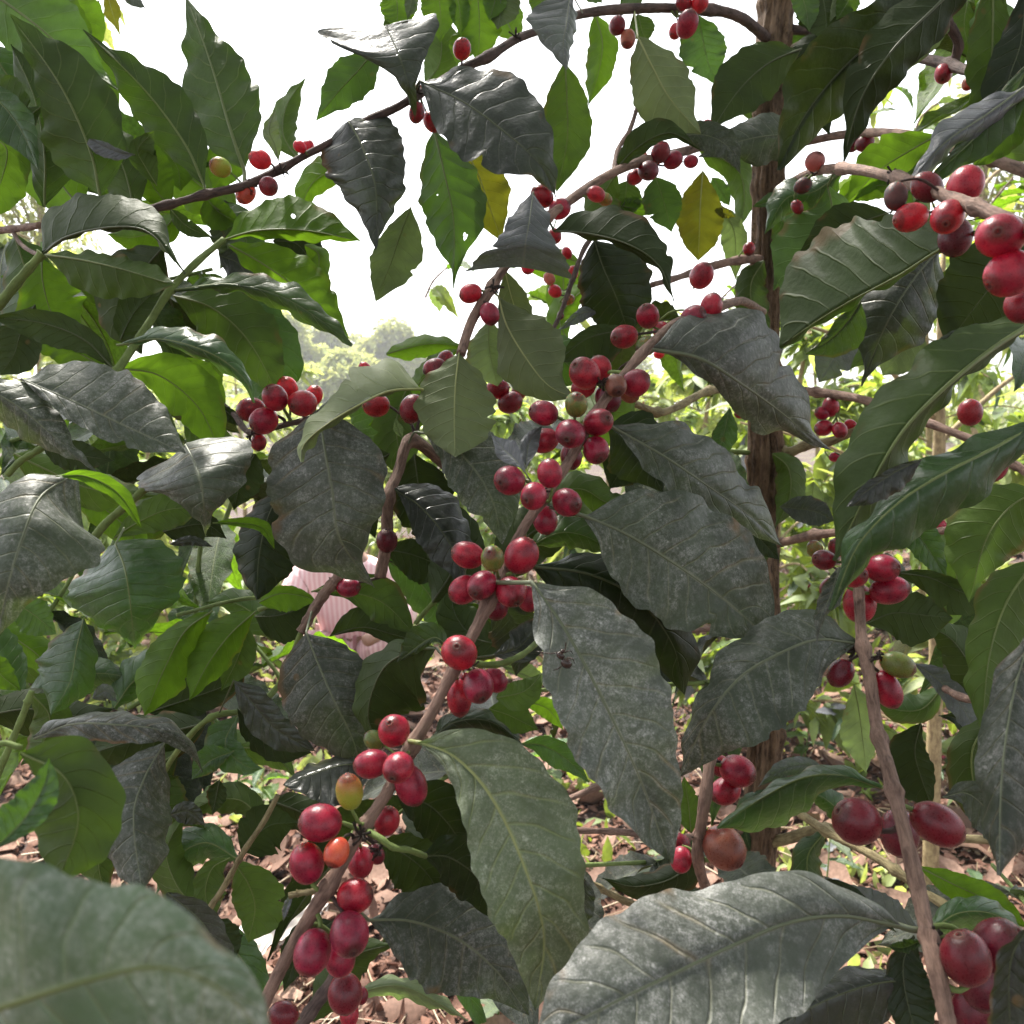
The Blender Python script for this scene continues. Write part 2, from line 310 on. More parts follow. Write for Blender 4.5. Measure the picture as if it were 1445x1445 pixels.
def build_leaf_mesh(W, top, u, v, kind, scale, relief=1., ruffle=1., seed=0, rib=True, pet=None):
    """W: (nu, nvt, 3) surface, u (nu), v (nvt, -1..1). returns mesh arrays"""
    rs = np.random.default_rng(seed)
    du = np.gradient(W, axis=0); dv = np.gradient(W, axis=1); Nn = np.cross(du, dv); ln = np.linalg.norm(Nn, axis=2, keepdims=True)
    Nn = Nn / np.maximum(ln, 1e-12)
    # smooth normals near the ends
    Nn[0] = Nn[2]; Nn[1] = Nn[2]; Nn[-1] = Nn[-3]; Nn[-2] = Nn[-3]
    if not top: Nn = -Nn
    U, V_ = np.meshgrid(u, v, indexing='ij'); A = np.abs(V_)
    ph = 9.5 * (U - .15 * A ** 1.2) + np.where(V_ > 0, .35, 0)
    env = np.clip(U / .08, 0, 1) * np.clip((1 - U) / .15, 0, 1)
    h = np.abs(np.sin(math.pi * ph)) ** .7 * A ** .6 * np.clip(1 - A ** 2.2, 0, 1) * env * .0085 * relief
    h -= np.exp(-(A / .09) ** 2) * .006 * relief * env
    p1, p2, p3 = rs.uniform(0, 6.3, 3)
    fr = rs.uniform(2.6, 4.6)
    wav = (np.sin(2*math.pi*fr*U + p1 + V_*1.5) * .55 + np.sin(2*math.pi*fr*1.73*U + p2 + 2*np.sign(V_)) * .45)
    h += wav * A ** 2.4 * env * .017 * ruffle
    h += (np.sin(U*5 + p3 + V_*1.3) * .5 + np.sin(V_*3 + p1 + U*2) * .5) * .012 * ruffle
    W = W + Nn * (h * scale)[..., None]
    nu, nv = W.shape[:2]
    Vv = W.reshape(-1, 3); UVv = np.stack([U, V_ * .5 + .5], -1).reshape(-1, 2)
    i, j = np.meshgrid(np.arange(nu-1), np.arange(nv-1), indexing='ij'); b = i*nv + j
    Fq = np.stack([b, b+nv, b+nv+1, b+1], -1).reshape(-1, 4)
    if not top: Fq = Fq[:, ::-1]
    mi = np.zeros(len(Fq), int)
    if rib:
        mc = nv // 2; st = max(1, nu // 24); C = W[::st, mc] - Nn[::st, mc] * scale * .0012
        uu = u[::st]; keep = uu < .93; C = C[keep]; uu = uu[keep]
        rr = scale * .0078 * (1 - .86 * uu)
        if pet is not None:
            C = np.vstack([pet, C]); rr = np.concatenate([np.full(len(pet), scale * .0082), rr])
        tv, tq, tt = tube(C, rr, 6); tq = tq + len(Vv)
        Vv = np.vstack([Vv, tv]); UVv = np.vstack([UVv, np.full((len(tv), 2), .5)]); Fq = np.vstack([Fq, tq]); mi = np.concatenate([mi, np.ones(len(tq), int)])
    return Vv, Fq, UVv, mi

NLEAF = [0]
def L(parent, kind, pts, wa, wb, d, za=0., zb=0., sa=0., sb=0., face='top', pet=None, relief=1., ruf=1., nu=76, nvh=9, label=None, holes=()):
    """leaf traced along its midrib: pts in px base->tip, wa / wb half widths (px) on the traveller's left / right,
    d depth list (m), za / zb how far each edge lies behind the midrib (m), sa / sb edge sweep towards the base (px)"""
    NLEAF[0] += 1; seed = NLEAF[0]
    pts = np.asarray(pts, float); S = spline(pts, nu); u = np.linspace(0, 1, nu)
    d = [d] if isinstance(d, (int, float)) else list(d)
    D = np.interp(u, np.linspace(0, 1, len(d)), d) if len(d) > 1 else np.full(nu, d[0])
    if len(d) > 2: D = np.convolve(np.pad(D, 6, mode='reflect', reflect_type='odd'), np.ones(13)/13, 'valid')
    T = np.gradient(S, axis=0); T /= np.linalg.norm(T, axis=1)[:, None] + 1e-9
    kk = np.ones(7)/7; T = np.stack([np.convolve(np.pad(T[:, c], 3, mode='edge'), kk, 'valid') for c in (0, 1)], 1)
    T /= np.linalg.norm(T, axis=1)[:, None] + 1e-9
    Nn = np.stack([T[:, 1], -T[:, 0]], 1)
    rs = np.random.default_rng(seed * 13 + 5)
    def width(w_):
        if isinstance(w_, (list, tuple)):
            x = np.linspace(0, 1, len(w_)); g = spline(np.stack([x*1000, np.array(w_, float)], 1), nu)[:, 1]
            mx = max(np.abs(w_))
        else: g = prof(u) * w_; mx = max(abs(w_), 1)
        ph = rs.uniform(0, 6.3); fq = rs.uniform(3.5, 6.5)
        g = g * (1 + .03 * np.sin(2*math.pi*fq*u + ph) + .022 * np.sin(2*math.pi*fq*2.3*u + 2*ph))
        lw = np.convolve(rs.normal(size=nu + 12), np.hanning(13)/6, 'valid')[:nu]; g = g * (1 + .035 * lw)
        if isinstance(w_, (int, float)) or max(np.abs(w_)) > 25:
            if nu == 76 and rs.random() < .2: g = g * (1 - rs.uniform(.12, .35) * np.exp(-((u - rs.uniform(.3, .8)) / rs.uniform(.012, .03)) ** 2))
        return g, mx
    ga, ma = width(wa); gb, mb = width(wb)
    v = np.linspace(-1, 1, 2*nvh + 1); A = np.abs(v)
    w_ = np.where(v[None] > 0, ga[:, None], -gb[:, None]); rel = np.where(v[None] > 0, np.abs(ga[:, None])/ma, np.abs(gb[:, None])/mb)
    z = np.where(v > 0, za, zb)[None] * rel * (A ** 1.4)[None]; s = np.where(v > 0, sa, sb)[None] * (A ** 1.6)[None] * rel
    X = S[:, 0][:, None] + Nn[:, 0][:, None] * w_ * A[None] - T[:, 0][:, None] * s
    Y = S[:, 1][:, None] + Nn[:, 1][:, None] * w_ * A[None] - T[:, 1][:, None] * s
    W = P(X, Y, D[:, None] + z)
    c = W[:, nvh]; scale = float(np.linalg.norm(np.diff(c, axis=0), axis=1).sum()); scale = min(max(scale, .05), .17)
    pc = None
    if pet is not None:
        pp = [pet] if not isinstance(pet, list) else pet
        q = [P(a_[0], a_[1], a_[2] if len(a_) > 2 else D[0] + .004) for a_ in pp] + [c[0]]
        pc = spline(np.array(q), 7)[:-1]
    Vv, Fq, UVv, mi = build_leaf_mesh(W, face == 'top', u, v, kind, scale, relief, ruf, seed, True, pc)
    for hu, hv, hr in holes:       # insect holes eaten through the blade
        cu = UVv[Fq].mean(1); kp = (np.hypot((cu[:, 0] - hu) * 2.2, cu[:, 1] - hv) > hr) | (mi == 1); Fq = Fq[kp]; mi = mi[kp]
    org = c[0]; me = mesh_from('leaf', Vv - org, Fq, [LM[kind], RIB[kind]], UVv, mi)
    o = mobj('leaf', me, parent, org)
    if label: o['label'] = label
    return o

def generic_leaf(kind, nu=26, nvh=3, seed=0, fold=.25, droop=.35, wr=.2, rib=True, relief=1.):
    """unit leaf, length 1 along +X, face up +Z"""
    u = np.linspace(0, 1, nu); v = np.linspace(-1, 1, 2*nvh+1); A = np.abs(v); g = prof(u) * wr
    rs = np.random.default_rng(seed)
    g = g * (1 + .06*np.sin(2*math.pi*7*u + rs.uniform(0, 6)))
    X = np.repeat((u * (1 - .12*droop*u))[:, None], len(v), 1); Y = g[:, None] * v[None]
    Z = -droop * (u**2)[:, None] * .9 + fold * (g[:, None] * A[None] ** 1.2) * np.ones_like(X)
    W = np.stack([X, -Y, Z], -1)[:, ::-1]
    Vv, Fq, UVv, mi = build_leaf_mesh(W, True, u, v, kind, 1., relief, 1.4, seed, rib)
    # make sure the top faces up
    me = mesh_from('leaf', Vv, Fq, [LM[kind], RIB[kind]], UVv, mi)
    s = sum(p.normal.z for p in me.polygons if p.material_index == 0)
    if s < 0: me.flip_normals()
    return me

# ---- cherries
def cherry_mesh(seed, skin, el=1.18):
    k, m = 22, 16; rs = np.random.default_rng(seed); V = []
    th = np.linspace(0, math.pi, m + 1)[1:]
    ring = []
    prof_ = [(.0, -.07), (.08, -.06), (.12, .04), (.19, .045), (.25, -.005)]      # crown scar with a raised lip
    pts = []
    zt = el
    for r_, dz in prof_: pts.append((r_, zt - .01 + dz - r_ * .12))
    for t in np.linspace(.31, math.pi - .16, m): pts.append((math.sin(t) ** .96, el * math.cos(t) * (1 if t < 1.57 else 1.0)))
    pts.append((.13, -el * .985)); pts.append((.10, -el * 1.0)); pts.append((.09, -el * 1.05)); pts.append((.08, -el * 1.10)); pts.append((.0, -el * 1.11))
    a = np.linspace(0, 2*math.pi, k, endpoint=False); ox, oy = rs.uniform(-.04, .04, 2)
    for r_, z in pts:
        sq = 1 + .03 * np.cos(2*a + seed) - .035 * np.exp(-((np.angle(np.exp(1j*(a - 1)))) / .28) ** 2) * min(1, r_*1.3)
        V.append(np.stack([r_ * np.cos(a) * sq + ox*(1-r_), r_ * np.sin(a) * sq * .95 + oy*(1-r_), np.full(k, z)], 1))
    V = np.vstack(V); n = len(pts); i, j = np.meshgrid(np.arange(n-1), np.arange(k), indexing='ij'); j2 = (j+1) % k
    Fq = np.stack([i*k+j, (i+1)*k+j, (i+1)*k+j2, i*k+j2], -1).reshape(-1, 4)
    row = i.reshape(-1); mi = np.zeros(len(Fq), int); mi[row < 2] = 1; mi[(row >= 2) & (row < 4)] = 3; mi[row >= n - 5] = 2
    return mesh_from('cherry', V, Fq, [skin, DISC, TWIGG if seed % 2 else TWIGD, LIP], None, mi)
CH = {}
def C_(parent, x, y, r, d, col='r', ang=-90, tilt=20, el=1.18, name='cherry', label=None):
    """r px, ang image direction of the crown scar (90 = up), tilt degrees towards the camera"""
    tilt = tilt + 12 if tilt >= 20 else tilt; var = random.randrange(3); key = (col, var, round(el, 1)); r = r * random.uniform(.94, 1.07)
    if key not in CH: CH[key] = cherry_mesh(var * 7 + len(CH), CM[col], el)
    o = bpy.data.objects.new(name, CH[key]); R_ = r * d / F
    ax = (RT * math.cos(R(ang)) + UP * math.sin(R(ang))) * math.cos(R(tilt)) - FW * math.sin(R(tilt))
    q = Vector(ax).to_track_quat('Z', 'Y'); spin = Matrix.Rotation(random.uniform(0, 6.28), 3, 'Z').to_quaternion()
    o.rotation_mode = 'QUATERNION'; o.rotation_quaternion = q @ spin; o.scale = (R_, R_, R_)
    link(o, parent, P(x, y, d))
    if parent.name in CLINE:      # its own short stalk back to the nearest bit of wood
        C, rr = CLINE[parent.name]; c0 = P(x, y, d); base = c0 - ax * R_ * el * 1.02; dd = np.linalg.norm(C - base, axis=1); j = int(dd.argmin()); tgt = C[j]; gap = dd[j]
        if R_ * .3 < gap < .035:
            midp = (base + tgt) / 2 - ax * gap * .25 + np.array([0, 0, -gap * .06]); ln = spline(np.array([base + ax * R_ * .1, base, midp, tgt]), 8)
            v_, q_, t_ = tube(ln, R_ * np.linspace(.11, .15, 8), 6); mobj('cherry_stalk', tri_quads(v_ - base, q_, t_, 'cherry_stalk', [TWIGG if var else TWIGD]), parent, base)
    lab = {'g': 'unripe green cherry', 'b': 'half-ripe green cherry with a red blush', 'o': 'orange half-ripe cherry', 'n': 'brownish cherry', 'k': 'black dried cherry', 'p': 'dried dusty pink cherry'}.get(col)
    if label or lab: o['label'] = label or lab
    return o
def scar(parent, x, y, d, r=9, n=11):
    """dark flower remains and stalk stubs clustered at a node"""
    V = []; Q = []; T_ = []; c0 = P(x, y, d)
    for i in range(n):
        dr = rng.normal(size=3); dr /= np.linalg.norm(dr); ln = r * d / F * rng.uniform(.8, 1.8)
        a, b, c = tube(np.array([c0, c0 + dr*ln*.5, c0 + dr*ln + rng.normal(size=3)*ln*.15]), np.array([.3, .18, .26]) * r * d / F * .7, 5, None, len(V) and sum(map(len, V)))
        V.append(a); Q.append(b); T_.append(c)
    me = tri_quads(np.vstack(V) - c0, np.vstack(Q), np.vstack(T_), 'flower_remains', [KNOT]); mobj('flower_remains', me, parent, c0)

# ================================================================== GROUND
def dist_at(y): return math.tan(R(0)) or CAM_Z / math.tan(R(PITCH) + math.atan((y - 722.5) / F))
def ground_pt(x, y):
    p = P(x, y, 1.) - CP; t = -CAM_Z / p[2]; q = CP + p * t; return q[0], q[1]
def gh(x, y): return .03 * np.sin(x * 1.3 + 1) * np.cos(y * .9) + .02 * np.sin(x * 3.1 + y * 2.3)
k = NB('soil_mulch'); tc = k.n('ShaderNodeTexCoord'); ob = tc.outputs['Object']
n1 = k.noise(ob, 1.2, 4, .6); n2 = k.noise(ob, 26, 5, .75); vo = k.n('ShaderNodeTexVoronoi'); k.put(vo.inputs['Vector'], ob); vo.inputs['Scale'].default_value = 34
c = k.mix(k.ss(n2, .3, .7), (.02, .011, .009), (.075, .042, .033)); c = k.mix(k.ss(vo.outputs['Distance'], .2, .7), c, (.045, .024, .019))
c = k.mix(k.ss(n1, .5, .7, 0., .45), c, (.16, .15, .06)); k.put(k.b.inputs['Base Color'], c); k.b.inputs['Roughness'].default_value = .9
k.put(k.b.inputs['Normal'], k.bump(k.math('ADD', n2, vo.outputs['Distance']), .8, .02)); SOIL = k.m
gx = np.concatenate([-np.geomspace(400, 7, 14), np.linspace(-6, 6, 61), np.geomspace(7, 400, 14)])
gy = np.concatenate([[-30, -8, -3], np.linspace(0, 14, 71), np.geomspace(15, 600, 16)])
GX, GY = np.meshgrid(gx, gy, indexing='ij'); near = np.exp(-((np.hypot(GX, GY)) / 40) ** 2); GZ = gh(GX, GY) * near
i, j = np.meshgrid(np.arange(len(gx)-1), np.arange(len(gy)-1), indexing='ij'); b = i*len(gy)+j
me = mesh_from('ground', np.stack([GX, GY, GZ], -1).reshape(-1, 3), np.stack([b, b+len(gy), b+len(gy)+1, b+1], -1).reshape(-1, 4), [SOIL])
g = mobj('ground', me); g['kind'] = 'structure'; g['label'] = 'reddish brown soil under dry mulch below the coffee rows'

# leaf litter: curled dry scraps
def litter(name, n, smin, smax, yr, cols, label, seed, zoff=.012, asp=(.3, .8)):
    r = np.random.default_rng(seed); yy = yr[0] + (yr[1] - yr[0]) * r.random(n) ** 1.3; xx = (r.random(n) * 2 - 1) * (yy * .66 + .3)
    s = r.uniform(smin, smax, n); a = r.uniform(0, 6.28, n); cv = r.uniform(.1, .9, n) * r.choice([-1, 1], n); ti = r.normal(0, .45, (n, 2)); ar = r.uniform(*asp, n)
    us = np.array([-1, -.35, .35, 1.]); wd = np.array([.25, 1., .9, .12])
    V = np.empty((n, 4, 3, 3)); 
    for i_, (u_, w_) in enumerate(zip(us, wd)):
        for j_, v_ in enumerate((-1, 0, 1)):
            lx = u_ * s * .5; ly = v_ * w_ * s * .5 * ar * .8; lz = s * .28 * cv * (u_ ** 2 - .5) + s * .18 * abs(v_) * np.sign(cv) * ar + ti[:, 0]*lx + ti[:, 1]*ly
            V[:, i_, j_, 0] = xx + lx*np.cos(a) - ly*np.sin(a); V[:, i_, j_, 1] = yy + lx*np.sin(a) + ly*np.cos(a); V[:, i_, j_, 2] = lz
    V[..., 2] += (gh(xx, yy) + zoff + s * .12 * r.random(n))[:, None, None]
    q = [[i_*3+j_, (i_+1)*3+j_, (i_+1)*3+j_+1, i_*3+j_+1] for i_ in range(3) for j_ in range(2)]
    Fq = (np.array(q)[None] + (np.arange(n)*12)[:, None, None]).reshape(-1, 4)
    uv = np.repeat(r.random((n, 2)), 12, axis=0)
    kk = NB(name); t = kk.n('ShaderNodeTexCoord'); s_ = kk.n('ShaderNodeSeparateXYZ'); kk.put(s_.inputs[0], t.outputs['UV'])
    cr = kk.n('ShaderNodeValToRGB'); kk.put(cr.inputs[0], s_.outputs[0]); el = cr.color_ramp.elements
    for i_, cc in enumerate(cols):
        e = el[0] if i_ == 0 else (el[-1] if i_ == len(cols)-1 else el.new(i_ / (len(cols)-1))); e.color = (*cc, 1)
    c_ = kk.mix(kk.ss(kk.noise(t.outputs['Object'], 120, 3), .3, .7, 0., .5), cr.outputs[0], (.06, .035, .025))
    kk.put(kk.b.inputs['Base Color'], c_); kk.b.inputs['Roughness'].default_value = .75; kk.b.inputs['Specular IOR Level'].default_value = .15
    o = mobj(name, mesh_from(name, V.reshape(-1, 3), Fq, [kk.m], uv, None, False)); o['kind'] = 'stuff'; o['label'] = label; o['category'] = 'litter'
LC = [(.022, .011, .008), (.15, .070, .046), (.070, .031, .021), (.23, .135, .10), (.17, .085, .058)]
litter('dry_leaf_litter', 34000, .02, .065, (1.3, 9), LC, 'curled reddish brown dry leaf scraps covering the soil', 1)
litter('mulch_chip', 26000, .012, .035, (1.3, 6), LC, 'small pinkish brown chips strewn between the dry leaves', 2, .006, (.25, .5))
litter('large_dry_leaf', 1500, .08, .15, (1.3, 8), [(.17, .10, .07), (.25, .16, .12), (.10, .055, .04)], 'large tan dry coffee leaves lying on the mulch', 3, .02, (.5, .9))
# straw / twigs
V = []; Q = []; r = np.random.default_rng(9)
for i in range(900):
    y = 1.4 + 6 * r.random() ** 1.3; x = (r.random()*2-1) * (y*.62+.2); a = r.uniform(0, 3.14); l = r.uniform(.05, .25); z = gh(x, y) + .025
    p = np.array([x, y, z]); dr = np.array([math.cos(a), math.sin(a), r.normal(0, .12)]) * l / 2; w_ = r.uniform(.0012, .003); sd_ = np.array([-math.sin(a), math.cos(a), 0]) * w_; b = len(V)
    m = p + np.array([0, 0, l*.05]) + sd_ * r.normal(0, 3)
    for q_, in ((p-dr,), (m,), (p+dr,)): V += [q_-sd_, q_+sd_, q_+np.array([0, 0, w_*1.6])]
    for s_ in (0, 3):
        for t_ in ((0, 1), (1, 2), (2, 0)): Q.append([b+s_+t_[0], b+s_+t_[1], b+s_+3+t_[1], b+s_+3+t_[0]])
o = mobj('straw', mesh_from('straw', V, Q, [rib_mat('straw_tan', (.30, .22, .13))])); o['kind'] = 'stuff'; o['label'] = 'thin pale straws and dry stalks lying on the mulch'; o['category'] = 'litter'

# ================================================================== COFFEE TREES
T1 = thing('coffee_tree', 'coffee tree with ridged brown trunk, dusty grey leaves and dense red cherries', 'coffee tree', (.25, .85, 0))
T2 = thing('coffee_tree', 'coffee tree on the left with green shoots and bright backlit leaves', 'coffee tree', (-.55, .75, 0))
T3 = thing('coffee_tree', 'coffee tree reaching in from the right with the largest wine-red cherries', 'coffee tree', (.45, .3, 0))
T4 = thing('coffee_tree', 'nearest coffee plant whose blurred dusty leaf fills the lower left corner', 'coffee tree', (-.25, .1, 0))

# ---- trunk
def trunk(parent, pts, r, lab=None, k=72, mat=BARK, ridg=1.):
    S = spline(pts, 320); C = P(S[:, 0], S[:, 1], S[:, 2]); C = np.vstack([C]); z = C[-1]
    ext = np.array([[z[0] - .01, z[1] + .01, h] for h in np.linspace(z[2], -.03, 30)[1:]]); C = np.vstack([C, ext]); n = len(C)
    rr = np.full(n, r) * (1 + .08*np.sin(np.linspace(0, 19, n))); rr[-30:] *= np.linspace(1, 1.35, 30)
    a = np.linspace(0, 2*math.pi, k, endpoint=False); B = np.ones((n, k))
    arc = np.concatenate([[0], np.cumsum(np.linalg.norm(np.diff(C, axis=0), axis=1))])
    for i_ in range(n):
        for j_ in range(k):
            q = Vector((math.cos(a[j_])*3.4, math.sin(a[j_])*3.4, arc[i_]*8))
            B[i_, j_] = 1 + ridg*(.20*(.7-abs(mnoise.noise(q))*3.2) + .07*mnoise.noise(q*2.7))
    for nd in range(14, n, 27):
        for q_ in range(max(0, nd-5), min(n, nd+6)): B[q_] *= 1 + .16 * math.exp(-((q_-nd)/2.2)**2) * (1 + .5*np.sin(a + nd))
    V, Q, T_ = tube(C, rr, k, B); me = tri_quads(V - C[-1], Q, T_, 'trunk', [mat]); return mobj('trunk', me, parent, C[-1])
trunk(T1, [(1100, -60, .88), (1091, 80, .87), (1086, 200, .86), (1082, 340, .86), (1074, 520, .86), (1080, 640, .86), (1074, 760, .86), (1083, 900, .85), (1080, 1060, .84), (1066, 1240, .84), (1062, 1460, .83)], .0146)

# ---- main diagonal fruiting branch
M = branch(T1, [(1076, 440, .80), (1045, 425, .60), (1000, 440, .53), (950, 458, .49), (905, 500, .465), (868, 545, .45), (835, 592, .43), (800, 655, .41), (765, 705, .395), (733, 755, .385), (705, 815, .375), (675, 880, .365), (640, 945, .355), (612, 1000, .35), (580, 1055, .345), (548, 1115, .34), (510, 1172, .335), (470, 1240, .33), (440, 1288, .33), (405, 1350, .33), (366, 1430, .33)],
           6, 9.5, TWIG, [(1000, 440), (905, 500), (835, 592), (765, 705), (690, 850), (640, 945), (580, 1050), (515, 1165), (462, 1252)])
B2 = branch(T1, [(1078, 175, .86), (985, 208, .72), (905, 228, .63), (868, 242, .6), (830, 265, .58), (770, 310, .53), (712, 378, .5), (690, 412, .49), (665, 455, .48), (650, 500, .47)], 6, 7, TWIG, [(905, 228), (775, 305), (695, 402)])
B3 = branch(T1, [(1088, 60, .87), (1045, 25, .8), (1000, 14, .77), (900, 12, .72), (820, 20, .68), (770, 40, .66), (730, 55, .64), (690, 80, .62), (655, 96, .61), (600, 128, .6), (560, 152, .59), (520, 170, .58), (480, 195, .58), (430, 220, .58), (398, 238, .58), (345, 262, .57), (290, 275, .56), (235, 290, .56), (200, 298, .56)], 6.5, 5.5, TWIGD, [(1000, 14), (690, 80), (585, 135), (398, 238), (290, 275), (235, 290)])
B4 = branch(T1, [(1085, 290, .86), (1112, 262, .7), (1150, 242, .58), (1200, 238, .5), (1250, 247, .44), (1300, 262, .38), (1350, 282, .34), (1400, 300, .31), (1470, 335, .28)], 5, 12, TWIG, [(1190, 238), (1270, 252), (1380, 290)])
B5 = branch(T1, [(1090, 42, .88), (1120, 42, .87), (1160, 46, .85), (1230, 68, .78), (1290, 80, .7), (1340, 92, .66), (1385, 108, .62), (1460, 150, .6)], 7, 8, TWIGD, [(1340, 92)])
B5b = branch(T1, [(1344, 92, .66), (1352, 62, .65), (1338, 30, .64), (1330, -20, .63)], 7, 6, TWIGD)
B5c = branch(T1, [(1086, 210, .88), (1130, 202, .85), (1190, 190, .8), (1260, 188, .7), (1330, 205, .62), (1400, 225, .55), (1470, 250, .5)], 5, 9, TWIG, [(1210, 190), (1400, 225)])
B6 = branch(T1, [(1078, 368, .86), (1050, 366, .82), (1000, 377, .76), (955, 392, .7), (920, 402, .66)], 7, 4, TWIG, [(990, 380)])
B7 = branch(T1, [(1076, 548, .86), (1040, 548, .82), (1000, 552, .75), (950, 577, .68), (928, 582, .66), (890, 568, .62), (850, 562, .58)], 6, 5, TWIGP, [(928, 582), (1000, 552)])
B8 = branch(T1, [(1085, 545, .87), (1150, 553, .8), (1215, 563, .74), (1270, 582, .7), (1340, 608, .66), (1420, 640, .62)], 6, 6, TWIG, [(1150, 553), (1270, 582)])
B9 = branch(T1, [(1082, 642, .86), (1110, 640, .85), (1140, 628, .83), (1175, 622, .8), (1220, 600, .78)], 8, 5, TWIGP, [(1110, 640)])
B10 = branch(T1, [(1080, 768, .86), (1110, 764, .82), (1150, 755, .76), (1210, 750, .7), (1300, 752, .62), (1390, 740, .55)], 7, 5, TWIG, [(1150, 755)])
B11 = branch(T1, [(1075, 1190, .84), (1110, 1184, .82), (1150, 1173, .8), (1205, 1170, .78), (1290, 1178, .76), (1400, 1186, .74), (1480, 1190, .72)], 9, 5, TWIGP, [(1165, 1172)])
B12 = branch(T1, [(1078, 1115, .84), (1110, 1135, .76), (1165, 1172, .7), (1240, 1212, .64), (1310, 1262, .6), (1380, 1305, .56), (1450, 1350, .54)], 6, 7, TWIGP, [(1165, 1172), (1265, 1225)])
B14 = branch(T1, [(1070, 1168, .84), (960, 1182, .8), (880, 1174, .76), (800, 1171, .72), (700, 1165, .7)], 5, 4, TWIG, [(862, 1174)])
B15 = branch(T1, [(1066, 1300, .84), (940, 1290, .8), (875, 1268, .76), (808, 1232, .72), (720, 1180, .7)], 6, 4, TWIGP, [(848, 1252)])
B16 = branch(T1, [(1080, 1040, .84), (960, 1080, .8), (840, 1112, .76), (800, 1128, .74), (720, 1150, .7)], 5, 4, TWIG, [(842, 1112)])
B13 = branch(T1, [(1062, 1330, .84), (1010, 1280, .56), (985, 1215, .45), (988, 1175, .44), (996, 1120, .44), (1002, 1070, .45), (1010, 1000, .47)], 7, 9, TWIG, [(987, 1178)])
B17 = branch(T1, [(1074, 700, .86), (900, 760, .7), (700, 720, .6), (610, 640, .54), (578, 622, .52), (562, 665, .51), (547, 705, .5), (546, 760, .5), (536, 815, .5)], 5, 9, TWIG, [(547, 705), (578, 622)])
B18 = branch(T1, [(1060, 880, .85), (960, 890, .78), (905, 880, .7), (800, 900, .62)], 4, 4, TWIG)
B19 = branch(T1, [(870, 300, .8), (828, 345, .78), (808, 395, .76), (792, 440, .75), (778, 470, .74)], 4, 3, TWIGD, [(808, 395)])
B20 = branch(T1, [(866, 248, .6), (872, 212, .62), (888, 185, .64), (900, 150, .66)], 4, 3, TWIG)
# ---- right-hand plant
RB = branch(T3, [(1206, 790, .46), (1212, 840, .44), (1216, 900, .42), (1228, 960, .40), (1238, 1030, .385), (1255, 1090, .36), (1270, 1150, .345), (1290, 1230, .33), (1305, 1300, .315), (1322, 1370, .30), (1345, 1480, .29)], 7, 12.5, TWIG, [(1216, 915), (1240, 1040), (1262, 1118), (1310, 1322)])
R2 = branch(T3, [(1380, 630, .45), (1410, 645, .43), (1460, 672, .4)], 6, 7, TWIG)
R3 = branch(T3, [(1318, 680, .75), (1335, 710, .74), (1345, 740, .74), (1348, 800, .73)], 6, 5, TWIG)
R4 = branch(T3, [(1470, 1010, .5), (1400, 990, .52), (1360, 985, .55), (1330, 970, .6)], 8, 5, TWIG)
# ---- left-hand plant
L1 = branch(T2, [(120, 600, .47), (165, 525, .48), (210, 457, .5), (240, 410, .51), (280, 368, .52), (316, 338, .53)], 6.5, 4.5, TWIGG, [(240, 410), (165, 525)])
L2 = branch(T2, [(-40, 470, .5), (0, 428, .5), (30, 392, .5), (60, 358, .5)], 8, 6, TWIGG, [(60, 358)])
L3 = branch(T2, [(-60, 330, .62), (0, 325, .6), (28, 322, .58), (56, 318, .56)], 6, 5, TWIG)
L3b = branch(T2, [(16, 324, .59), (30, 345, .57), (46, 356, .54), (60, 360, .5)], 3, 3, TWIG)
L5 = branch(T2, [(300, 560, .62), (330, 585, .58), (352, 610, .56), (400, 600, .54), (440, 590, .53)], 4, 4, TWIGD, [(352, 610)])
L6 = branch(T2, [(120, 775, .46), (150, 738, .46), (185, 708, .46), (215, 680, .46), (240, 660, .46)], 6, 5, TWIGG, [(205, 690)])
L6b = branch(T2, [(10, 670, .5), (30, 650, .5), (50, 638, .5), (75, 620, .5)], 5, 5, TWIGG)
L7 = branch(T2, [(480, 812, .5), (460, 835, .5), (442, 862, .5), (425, 892, .5)], 8, 7, TWIG, [(472, 822)])
L7b = branch(T2, [(425, 892, .5), (398, 960, .52), (355, 1000, .5), (298, 1012, .48), (250, 1060, .5), (210, 1130, .55)], 4.5, 4, TWIGG, [(298, 1012)])
L8 = branch(T2, [(392, 1122, .45), (372, 1160, .45), (345, 1200, .45), (318, 1248, .45), (286, 1300, .45), (270, 1350, .45)], 4, 5, TWIGP, [(335, 1212)])
L9 = branch(T2, [(45, 975, .42), (32, 1010, .42), (15, 1050, .42), (-10, 1110, .42)], 4.5, 5, TWIGG, [(38, 990)])
L10 = branch(T2, [(276, 870, .9), (278, 830, .9), (282, 780, .9), (290, 740, .9)], 4, 3, TWIGG)
L11 = branch(T2, [(586, 880, .62), (610, 852, .62), (628, 838, .62), (655, 832, .62), (690, 840, .6)], 3.5, 3.5, TWIGG, [(628, 838)])
L12 = branch(T2, [(365, 860, .6), (420, 845, .58), (345, 845, .6), (250, 868, .55)], 3, 2.5, TWIGG)
L13 = branch(T2, [(395, 1490, .5), (430, 1440, .5), (462, 1395, .5), (480, 1370, .5)], 11, 9, TWIGD)
N1 = branch(T4, [(-120, 1560, .2), (-150, 1460, .2), (-140, 1300, .21), (-90, 1120, .23), (0, 1050, .25), (30, 1055, .25)], 12, 4, TWIGG)

